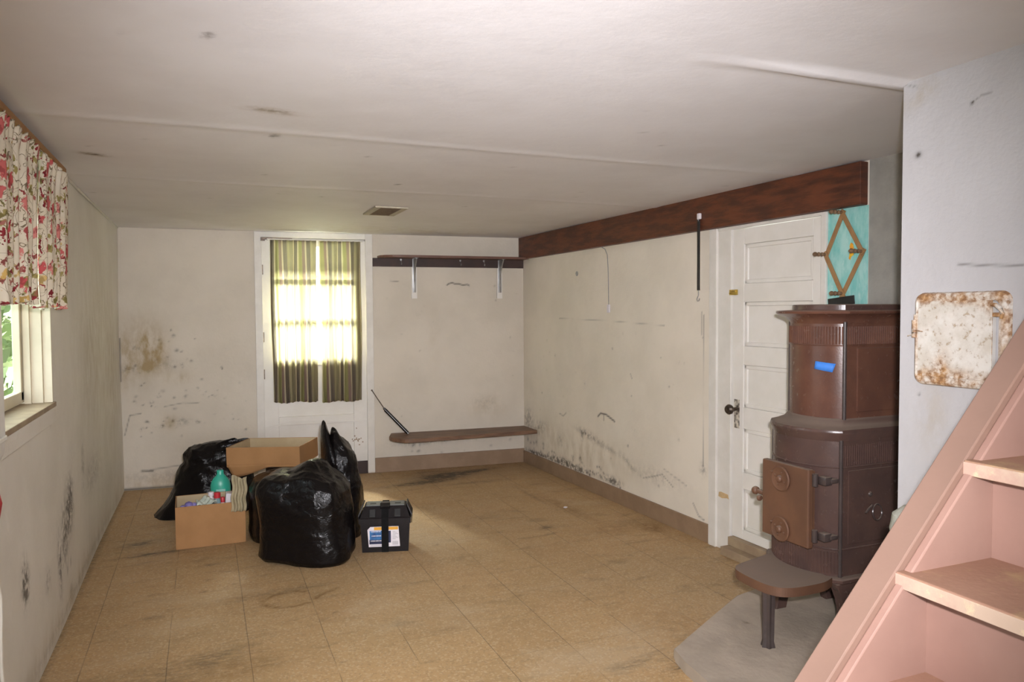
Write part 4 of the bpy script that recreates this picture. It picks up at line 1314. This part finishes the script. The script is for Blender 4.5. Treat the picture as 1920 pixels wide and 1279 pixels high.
b.tube([(2.004, 1.640, 1.385), (2.0, 1.625, 1.386), (1.999, 1.605, 1.383)], 0.002, 6)
b.tube([(2.004, 1.640, 1.372), (2.003, 1.652, 1.371), (2.006, 1.662, 1.368)], 0.0016, 6)
hg = b.build('hinge', 'rusty', co, smooth=True)
rust_attr(hg, lambda w: 0.9)
b = MB()
b.tube([(2.002, 1.395, 1.462), (1.998, 1.380, 1.460), (1.997, 1.366, 1.450), (1.998, 1.362, 1.436), (2.0, 1.366, 1.424)], [0.005, 0.006, 0.006, 0.006, 0.004], 8)
b.box((1.999, 1.362, 1.428), (2.008, 1.392, 1.440), 0.003)
lt = b.build('latch', 'rusty', co, smooth=True)
rust_attr(lt, lambda w: 1.1)

# ------------------------------------------------------------------ staircase
YS = 1.0
RISE, RUN = 0.195, 0.178
stair = thing('staircase', 'dusty pink painted wooden staircase rising to the right in the foreground', 'stairs', (1.1, 0.6, 0.0))


def lineB(x):
    return 0.961 + 1.0725 * (x - 1.186)


def stringer(name, ya, yb, drop, mtl):
    x0 = 1.186 - 0.961 / 1.0725 + (drop / 1.0725)
    xt = 2.42
    bot = 0.32
    poly = [(x0, 0.0), (xt, lineB(xt) - drop), (xt + 0.2, lineB(xt) - drop - 0.15), (x0 + bot, 0.0)]
    return MB().prism(poly, 1, ya, yb, 0.003).build(name, mtl, stair)


stringer('outer_stringer', YS, YS + 0.06, 0.0, 'stair_edge')
stringer('inner_stringer', YS - 0.018, YS, 0.0205, 'stair')
stringer('near_stringer', 0.11, 0.15, 0.0, 'stair_edge')
for k in range(-4, 7):
    xn = 1.186 + k * RUN
    zt = 0.961 + k * RISE
    if zt < 0.15:
        continue
    b = MB()
    b.box((xn, 0.15, zt - 0.030), (xn + 0.24, YS + 0.001, zt), 0.003)
    tr = b.build('tread', 'tread', stair)
    tag(MB().box((xn - 0.0015, 0.15, zt - 0.0285), (xn + 0.001, YS + 0.0005, zt - 0.003), 0.001).build('nosing', 'nosing', tr), 'worn pale front edge of the tread')
    MB().box((xn + 0.059, 0.15, max(0.0, zt - RISE)), (xn + 0.072, YS - 0.0181, zt - 0.030)).build('riser', 'stair', stair)
xn = 1.186 - 4 * RUN
MB().box((xn + 0.059 - RUN * 0, 0.15, 0.0), (xn + 0.072, YS - 0.0181, 0.152)).build('riser', 'stair', stair)


# ------------------------------------------------------------------ the pile: bin bags, boxes, battery box
def ridged(p, f, seed):
    v = 0.0
    a = 1.0
    for o in range(3):
        v += a * (1 - 2.2 * abs(noise.noise(Vector(p) * f + Vector((seed * 3.1, seed * 1.7, o * 5.0)))))
        f *= 2.1
        a *= 0.45
    return v


def bag(name, c, rot, a, bb, prof, seed, nexp=2.6, crease=0.018, topfn=None, radfn=None, nu=150, nv=90, lump=0.05):
    """bin bag: prof is a list of (height, scale); topfn(x, y, t) lifts, radfn(theta, t) scales"""
    ca, sa = math.cos(rot), math.sin(rot)
    hs = np.array([p[0] for p in prof])
    ss = np.array([p[1] for p in prof])
    cum = np.concatenate([[0], np.cumsum(np.hypot(np.diff(hs), np.diff(ss) * a))])
    cum /= cum[-1]
    rings = []
    for j in range(nv + 1):
        t = j / nv
        h = float(np.interp(t, cum, hs))
        s = float(np.interp(t, cum, ss))
        ring = []
        for i in range(nu):
            th = 2 * math.pi * i / nu
            cx, sx = math.cos(th), math.sin(th)
            x = a * s * math.copysign(abs(cx) ** (2 / nexp), cx)
            y = bb * s * math.copysign(abs(sx) ** (2 / nexp), sx)
            if radfn:
                k = radfn(th, t)
                x *= k
                y *= k
            z = h + (topfn(x, y, t) if topfn else 0.0)
            q = Vector((x, y, z))
            n = Vector((x, y, (t - 0.45) * 0.5)).normalized() if s > 0.02 else Vector((0, 0, 1))
            w = min(1.0, t * 7)
            d = crease * (1 + 2.2 * max(0.0, t - 0.5)) * ridged(q, 5.0, seed) * w + lump * noise.noise(q * 3.3 + Vector((seed, 0, 0))) * w
            q += n * d * min(1.0, s * 2.5)
            q.z = max(q.z, 0.002)
            ring.append((c[0] + ca * q.x - sa * q.y, c[1] + sa * q.x + ca * q.y, c[2] + q.z))
        rings.append(ring)
    m = MB()
    m.loft(rings)
    return m.build(name, 'bag', smooth=True, autos=False)


def frill(parent, c, ax, r0, r1, L, seed, n=72):
    """gathered neck flaring out of a tied bag"""
    m = MB()
    axv = Vector(ax).normalized()
    u = axv.orthogonal().normalized()
    w = axv.cross(u)
    rng_ = random.Random(seed)
    ph = [rng_.uniform(0, 6) for _ in range(4)]

    def f(s, t):
        th = 2 * math.pi * s
        fold = math.sin(9 * th + ph[0]) * 0.5 + math.sin(5 * th + ph[1]) * 0.5
        r = r0 + (r1 - r0) * t ** 0.8 * (0.75 + 0.45 * fold) + 0.3 * r0 * fold
        h = L * t * (0.8 + 0.35 * math.sin(3 * th + ph[2]) + 0.18 * math.sin(7 * th + ph[3]))
        d = u * math.cos(th) + w * math.sin(th) * 0.6
        return Vector(c) + axv * h + d * r
    m.grid(f, n, 8)
    o = m.build('gathered_neck', 'bag', parent, smooth=True, autos=False, weld=0.0004, recalc=False)
    return o


# big bag in front
front = bag('trash_bag', (0.545, 4.53, 0.0), -0.46, 0.270, 0.20,
            [(0.0, 0.0), (0.002, 0.55), (0.004, 0.93), (0.03, 1.02), (0.12, 1.03), (0.30, 1.0), (0.42, 0.95), (0.475, 0.82), (0.50, 0.60), (0.51, 0.30), (0.515, 0.0)], 2.0, 3.2, 0.006,
            topfn=lambda x, y, t: (0.075 * math.exp(-((x - 0.05) / 0.10) ** 2) + 0.025 * math.exp(-((x + 0.20) / 0.06) ** 2) - 0.05 * max(0, x - 0.13) / 0.14) * max(0, (t - 0.55) / 0.45),
            radfn=lambda th, t: 1.0 + 0.035 * math.sin(7 * th + 3 * t) * max(0, t - 0.3) - 0.10 * max(0, math.cos(th)) * max(0, t - 0.25) + 0.09 * max(0, math.cos(th + 0.5)) ** 2 * max(0, 0.3 - t) / 0.3 + 0.035 * math.sin(13 * th) * max(0, t - 0.6), nu=220, nv=140, lump=0.045)
tag(front, 'big black bin bag sitting in front of the pile beside the battery box', 'trash bag', 'black bin bags')
# triangular bag at the back wall
rear = bag('trash_bag', (0.05, 5.93, 0.0), 0.10, 0.36, 0.24,
           [(0.0, 0.0), (0.002, 0.7), (0.006, 1.0), (0.03, 0.98), (0.12, 0.86), (0.24, 0.69), (0.345, 0.53), (0.36, 0.49), (0.41, 0.49), (0.46, 0.42), (0.49, 0.26), (0.50, 0.10), (0.50, 0.0)], 5.0, 2.3, 0.012,
           topfn=lambda x, y, t: -0.02 * max(0, -x / 0.2) * t, radfn=lambda th, t: 1.0 + 0.16 * max(0, -math.cos(th)) * (1 - t) ** 2 + 0.03 * math.sin(9 * th) * t, lump=0.06)
frill(rear, (0.10, 5.86, 0.455), (0.95, -0.1, 0.06), 0.050, 0.070, 0.16, 3)
tag(rear, 'black tied bin bag slumped against the back wall left of the boxes', 'trash bag', 'black bin bags')
# bag under the open box
mid = bag('trash_bag', (0.465, 5.08, 0.0), -0.05, 0.215, 0.27,
          [(0.0, 0.0), (0.002, 0.6), (0.006, 0.94), (0.05, 1.0), (0.20, 1.0), (0.31, 0.94), (0.365, 0.78), (0.385, 0.5), (0.39, 0.2), (0.39, 0.0)], 8.0, 3.0, 0.006, lump=0.02, nu=120, nv=80)
tag(mid, 'black bin bag under the open cardboard box in the pile', 'trash bag', 'black bin bags')
# upright pointed bag
tall = bag('trash_bag', (0.835, 4.95, 0.0), -0.10, 0.105, 0.19,
           [(0.0, 0.0), (0.002, 0.6), (0.006, 0.96), (0.05, 1.05), (0.20, 1.05), (0.38, 0.95), (0.50, 0.80), (0.56, 0.60), (0.60, 0.35), (0.61, 0.0)], 12.0, 2.6, 0.012, lump=0.03, nu=120, nv=80,
           topfn=lambda x, y, t: (-0.9 * x) * max(0, (t - 0.5) / 0.5) + 0.10 * math.exp(-((x + 0.07) / 0.03) ** 2) * max(0, (t - 0.72) / 0.28))
m = MB()
m.loft([[(0.715 + 0.035 * s * math.cos(th) + dx, 4.93 + 0.10 * s * math.sin(th), z + 0.01 * math.sin(3 * th)) for th in np.linspace(0, 2 * math.pi, 20, endpoint=False)] for (s, z, dx) in ((1.7, 0.42, 0.04), (1.5, 0.52, 0.028), (1.1, 0.60, 0.012), (0.75, 0.67, 0.0), (0.35, 0.73, -0.006), (0.06, 0.745, -0.008))])
m.build('pointed_peak', 'bag', tall, smooth=True, autos=False)
tag(tall, 'black bin bag with an upright pointed peak at the right of the pile', 'trash bag', 'black bin bags')


def carton(name, c, rot, w, d, h, label, flaps, tilt=None, wavy=0.0, t=0.005):
    F = Matrix.Translation(Vector(c)) @ Matrix.Rotation(rot, 4, 'Z')
    if tilt:
        F = F @ tilt
    o = thing(name, label, 'box', tuple(c))
    b = MB(F)
    b.box((-w / 2, -d / 2, 0), (w / 2, d / 2, t))
    for s in (-1, 1):
        b.box((-w / 2, s * d / 2 - t / 2, t), (w / 2, s * d / 2 + t / 2, h))
        b.box((s * w / 2 - t / 2, -d / 2, t), (s * w / 2 + t / 2, d / 2, h))
    b.build('body', 'cardboard', o)
    b = MB(F)
    for s in (-1, 1):
        y0, y1 = sorted((s * (d / 2 - t / 2 - 0.0004), s * (d / 2 - t / 2 - 0.0012)))
        x0, x1 = sorted((s * (w / 2 - t / 2 - 0.0004), s * (w / 2 - t / 2 - 0.0012)))
        b.box((-w / 2 + t, y0, t), (w / 2 - t, y1, h - 0.002))
        b.box((x0, -d / 2 + t, t), (x1, d / 2 - t, h - 0.002))
    b.build('lining', 'cardboard_in', o)
    for (side, ang, L) in flaps:
        b = MB(F)
        # hinge line and outward direction
        if side in 'fb':
            s = -1 if side == 'f' else 1
            P0, P1 = Vector((-w / 2, s * d / 2, h)), Vector((w / 2, s * d / 2, h))
            out = Vector((0, s, 0))
        else:
            s = -1 if side == 'l' else 1
            P0, P1 = Vector((s * w / 2, -d / 2, h)), Vector((s * w / 2, d / 2, h))
            out = Vector((s, 0, 0))
        dv = out * math.sin(ang) + Vector((0, 0, 1)) * math.cos(ang)
        nr = (out * math.cos(ang) - Vector((0, 0, 1)) * math.sin(ang)) * 0.002
        sh_ = (P1 - P0).normalized() * 0.012
        q = [P0, P1, P1 + dv * L - sh_, P0 + dv * L + sh_]
        b.loft([[p + nr for p in q], [p - nr for p in q]])
        b.build('flap', 'cardboard' if wavy else 'cardboard_in', o)
    return o, F


small, FS = carton('cardboard_box', (0.015, 5.13, 0.002), 0.02, 0.40, 0.32, 0.262, 'small brown cardboard box full of bottles on the floor at the left of the pile', [])
big, FBX = carton('cardboard_box', (0.435, 5.42, 0.415), -0.45, 0.50, 0.38, 0.135, 'wide open brown cardboard box resting on top of the black bags', [], tilt=Matrix.Rotation(-0.02, 4, 'Y'))
# drooping torn lower edge of the wide box
b = MB(FBX)


def droop(s, t):
    x = -0.25 + 0.5 * s
    sag = 0.075 * (1 - s) ** 2 * (0.5 + 0.5 * math.cos(2.2 * s)) + 0.012 * math.sin(7 * s)
    return (x + 0.03 * t * (1 - s), -0.193 - 0.02 * t * math.sin(3 * s) + 0.03 * t, 0.02 - t * (0.018 + max(0, sag)))


b.grid(droop, 24, 4)
fo = b.build('torn_edge', 'cardboard', big, smooth=True, recalc=False)
fo.modifiers.new('thickness', 'SOLIDIFY').thickness = 0.003

# contents of the small box (upright things reach the box bottom)
def inbox(x, y, z):
    return tuple(FS @ Vector((x, y, z)))


b = MB(FS)
for (x, y, z, r) in ((-0.125, -0.09, 0.250, 0.028), (-0.158, -0.10, 0.242, 0.02), (-0.095, -0.085, 0.246, 0.022)):
    b.lathe([(0.0, -r), (r * 0.7, -r * 0.7), (r, 0), (r * 0.7, r * 0.7), (0.0, r)], (x, y, z), (0, 0, 1), 16)
b.lathe([(0.03, 0.006), (0.032, 0.10), (0.030, 0.21), (0.018, 0.24), (0.0, 0.241)], (-0.128, -0.092, 0), (0, 0, 1), 16)
tag(b.build('purple_bottle', 'purple', smooth=True), 'purple capped bottle in the front left corner of the small box', 'bottle')
b = MB(FS)
b.grid(lambda s, t: (-0.08 + 0.12 * s, -0.11 + 0.18 * t, 0.248 + 0.014 * math.sin(9 * s + 4 * t) + 0.010 * math.sin(17 * t - 5 * s)), 24, 24)
fm = b.build('plastic_wrap', 'clear', smooth=True, recalc=False)
fm.modifiers.new('thickness', 'SOLIDIFY').thickness = 0.002
tag(fm, 'crumpled milky plastic wrap lying in the middle of the small box', 'wrap')


def bottle(name, x, y, r, h, body, cap, label, cat='bottle', capr=0.5, caph=0.03):
    t = thing(name, label, cat, inbox(x, y, 0.006))
    MB(FS).lathe([(r * 0.9, 0.006), (r, 0.012), (r, h - 0.05), (r * 0.75, h - 0.03), (r * 0.45, h - 0.02), (r * 0.42, h - 0.005), (0, h - 0.005)], (x, y, 0), (0, 0, 1), 18).build('body', body, t, smooth=True)
    MB(FS).lathe([(r * capr, h - 0.012), (r * capr, h - 0.012 + caph), (r * capr * 0.8, h - 0.008 + caph), (0, h - 0.008 + caph)], (x, y, 0), (0, 0, 1), 18).build('cap', cap, t, smooth=True)
    return t


bottle('plastic_bottle', 0.045, 0.055, 0.034, 0.262, 'blue_grey', 'red', 'blue-grey bottle with a red cap in the small box', capr=0.62, caph=0.032)
bottle('plastic_bottle', 0.075, -0.03, 0.026, 0.250, 'white_plastic', 'red', 'slim white bottle with a small red cap in the small box')
bottle('spray_can', 0.01, 0.10, 0.024, 0.270, 'white_plastic', 'white_plastic', 'white capped can at the back of the small box', 'can', 0.8, 0.02)
b = MB(FS).box((0.09, 0.035, 0.10), (0.165, 0.11, 0.272), 0.004, rot=Matrix.Rotation(0.10, 3, 'Y'))
tag(b.build('white_packet', 'white_plastic'), 'white packet standing at the right end of the small box', 'packet')

# teal jug behind the small box
jug = thing('teal_bottle', 'teal plastic bottle standing behind the small cardboard box', 'bottle', (0.085, 5.46, 0.0))
b = MB()
prof = [(0.052, 0.0), (0.060, 0.008), (0.062, 0.15), (0.062, 0.275), (0.056, 0.300), (0.040, 0.328), (0.024, 0.345), (0.021, 0.352), (0.021, 0.375), (0.018, 0.378), (0.0, 0.378)]
rings = [[(0.085 + r * math.cos(t) * 1.05, 5.46 + r * math.sin(t) * 0.72, z) for t in np.linspace(0, 2 * math.pi, 28, endpoint=False)] for (r, z) in prof]
b.loft([[p for p in r] for r in rings])
b.build('body', 'teal', jug, smooth=True)
tag(MB().box((0.055, 5.412, 0.06), (0.115, 5.4165, 0.255), 0.002).build('label', mat('pale_teal_label', (0.20, 0.55, 0.48), (0.3, 0.6, 0.52), 30, 0.5), jug), 'pale label on the bottle front')

# beige folded paper bag hanging over the small box's right end
b = MB(FS)


def pap(s, t):
    x = 0.125 + 0.082 * s
    fold = 0.012 * math.sin(2 * math.pi * 2.4 * s + 0.6) + 0.005 * math.sin(9 * t + 6 * s)
    return (x + 0.012 * (t - 0.5) + 0.004 * math.sin(12 * t), -0.186 + fold - 0.02 * (1 - t) * 0 + 0.03 * max(0, t - 0.4), 0.205 + 0.215 * t + 0.012 * math.sin(5 * s + 1) * t)


b.grid(pap, 40, 30)
pb = b.build('paper_bag', 'paper', smooth=True, recalc=False)
pb.modifiers.new('thickness', 'SOLIDIFY').thickness = 0.004
tag(pb, 'folded beige paper bag draped over the right edge of the small box', 'paper bag')

# battery box
bat = thing('battery_box', 'black plastic battery box with a strap and a colourful label on the floor', 'battery box', (1.015, 4.515, 0.0))
FT = Matrix.Translation((1.015, 4.515, 0.0)) @ Matrix.Rotation(-0.275, 4, 'Z')
W2, DP = 0.148, 0.098


def taper(b, secs):
    b.loft([[(-w, -d, z), (w, -d, z), (w, d, z), (-w, d, z)] for (w, d, z) in secs])
    return b


taper(MB(FT), [(W2 - 0.010, DP - 0.006, 0.001), (W2, DP, 0.205)]).build('tub', 'battery', bat)
lid = taper(MB(FT), [(W2 + 0.006, DP + 0.006, 0.175), (W2 + 0.006, DP + 0.006, 0.207), (W2, DP, 0.212), (W2 - 0.022, DP - 0.040, 0.268), (W2 - 0.026, DP - 0.044, 0.272)]).build('lid', 'battery', bat)
b = MB(FT)
for s in (-1, 1):
    b.box((s * 0.070 - 0.045, -0.050, 0.271), (s * 0.070 + 0.045, 0.052, 0.277), 0.002)
tag(b.build('lid_top', 'battery_top', lid), 'dusty grey raised lid panels')
for s in (-1, 1):
    MB(FT).box((s * 0.075 - 0.018, -0.020, 0.2765), (s * 0.075 + 0.018, 0.004, 0.2785), 0.001).build('lid_slot', 'black_rubber', lid)
    MB(FT).box((s * 0.075 - 0.018, -0.094, 0.214), (s * 0.075 + 0.018, -0.086, 0.262), 0.002, rot=Matrix.Rotation(-0.62, 3, 'X')).build('lid_clip', 'black_rubber', lid)
b = MB(FT)
b.box((-0.021, -DP - 0.0085, 0.004), (0.021, -DP - 0.0062, 0.212))
b.box((-0.021, -DP - 0.008, 0.2105), (0.021, -DP - 0.004, 0.215))
b.loft([[(-0.021, -DP - 0.006, 0.213), (0.021, -DP - 0.006, 0.213), (0.021, -DP - 0.004, 0.217), (-0.021, -DP - 0.004, 0.217)],
        [(-0.021, -0.054, 0.276), (0.021, -0.054, 0.276), (0.021, -0.052, 0.281), (-0.021, -0.052, 0.281)],
        [(-0.021, 0.054, 0.276), (0.021, 0.054, 0.276), (0.021, 0.052, 0.281), (-0.021, 0.052, 0.281)]])
strap = b.build('strap', 'webbing', bat)
b = MB(FT)
b.box((-0.030, -0.078, 0.262), (0.030, -0.046, 0.288), 0.004, rot=Matrix.Rotation(0.5, 3, 'X'))
b.box((-0.026, -0.06, 0.284), (0.026, -0.02, 0.292), 0.003)
b.build('buckle', 'black_gloss', strap)
for s in (-1, 1):
    b = MB(FT)
    b.loft([[(s * (W2 + 0.008), -0.060, 0.165), (s * (W2 + 0.008), 0.075, 0.165), (s * (W2 + 0.012), 0.075, 0.165), (s * (W2 + 0.012), -0.060, 0.165)],
            [(s * (W2 + 0.010), -0.070, 0.215), (s * (W2 + 0.010), 0.080, 0.215), (s * (W2 + 0.016), 0.080, 0.215), (s * (W2 + 0.016), -0.070, 0.215)],
            [(s * (W2 - 0.020), -0.055, 0.282), (s * (W2 - 0.020), 0.060, 0.282), (s * (W2 - 0.014), 0.060, 0.284), (s * (W2 - 0.014), -0.055, 0.284)]])
    b.build('handle', 'battery', bat)
lab = MB(FT).prism([(-0.098, 0.036), (-0.105, 0.140), (-0.088, 0.158), (0.080, 0.158), (0.088, 0.036)], 1, -DP - 0.0035, -DP + 0.006)
lab = lab.build('label', 'white_plastic', bat)
tag(lab, 'white, blue and orange printed label')
yl = -DP - 0.0040


def printed(name, x0, z0, x1, z1, mtl, k=0):
    MB(FT).box((x0, yl - 0.0004 - k * 0.0002, z0), (x1, yl + 0.0010, z1)).build(name, mtl, lab)


M['ink_blue'] = mat('blue_print', (0.03, 0.17, 0.42), (0.02, 0.07, 0.20), 30, 0.4)
M['ink_navy'] = mat('navy_print', (0.012, 0.018, 0.06), None, 30, 0.4)
M['ink_orange'] = mat('orange_print', (0.72, 0.36, 0.04), None, 30, 0.4)
M['ink_grey'] = mat('grey_print', (0.40, 0.38, 0.40), None, 30, 0.4)
printed('printed_orange_band', -0.066, 0.138, -0.020, 0.156, 'ink_orange')
printed('printed_orange_band', 0.020, 0.138, 0.078, 0.156, 'ink_orange')
printed('printed_blue_picture', -0.092, 0.078, -0.018, 0.134, 'ink_blue')
printed('printed_navy_band', -0.094, 0.053, -0.018, 0.080, 'ink_navy')
printed('printed_navy_block', 0.018, 0.060, 0.034, 0.132, 'ink_navy')
for (x0, x1, z) in ((-0.084, -0.026, 0.126), (-0.080, -0.024, 0.100), (-0.086, -0.022, 0.070)):
    b = MB(FT)
    n = 9
    for k in range(n):
        xa = x0 + (x1 - x0) * k / n
        b.box((xa, yl - 0.0010, z), (xa + (x1 - x0) / n * (0.55 + 0.3 * (k % 3) / 2), yl, z + 0.006))
    b.build('printed_line', 'white_plastic', lab)
b = MB(FT)
for k in range(7):
    b.box((0.044, yl - 0.0008, 0.126 - k * 0.0075), (0.062 + 0.008 * (k % 3), yl, 0.1285 - k * 0.0075))
b.build('printed_paragraph', 'ink_grey', lab)
b = MB(FT)
for k in range(8):
    b.box((0.044 + k * 0.0042, yl - 0.0008, 0.046), (0.0462 + k * 0.0042, yl, 0.068))
b.build('bar_code', 'ink_grey', lab)
b = MB(FT)
for k in range(12):
    b.box((-0.088 + k * 0.0058, yl - 0.0008, 0.041), (-0.0845 + k * 0.0058, yl, 0.0465))
b.build('printed_footer', 'ink_grey', lab)

# small chip of paint on the floor
tag(MB().box((2.43, 4.89, 0.0005), (2.455, 4.912, 0.009), 0.003, rot=Matrix.Rotation(0.5, 3, 'Z')).build('paint_chip', 'white_plastic'), 'tiny white chip lying on the tiles near the right wall', 'chip')

for o in list(bpy.data.objects):
    if '_org' in o:
        del o['_org']
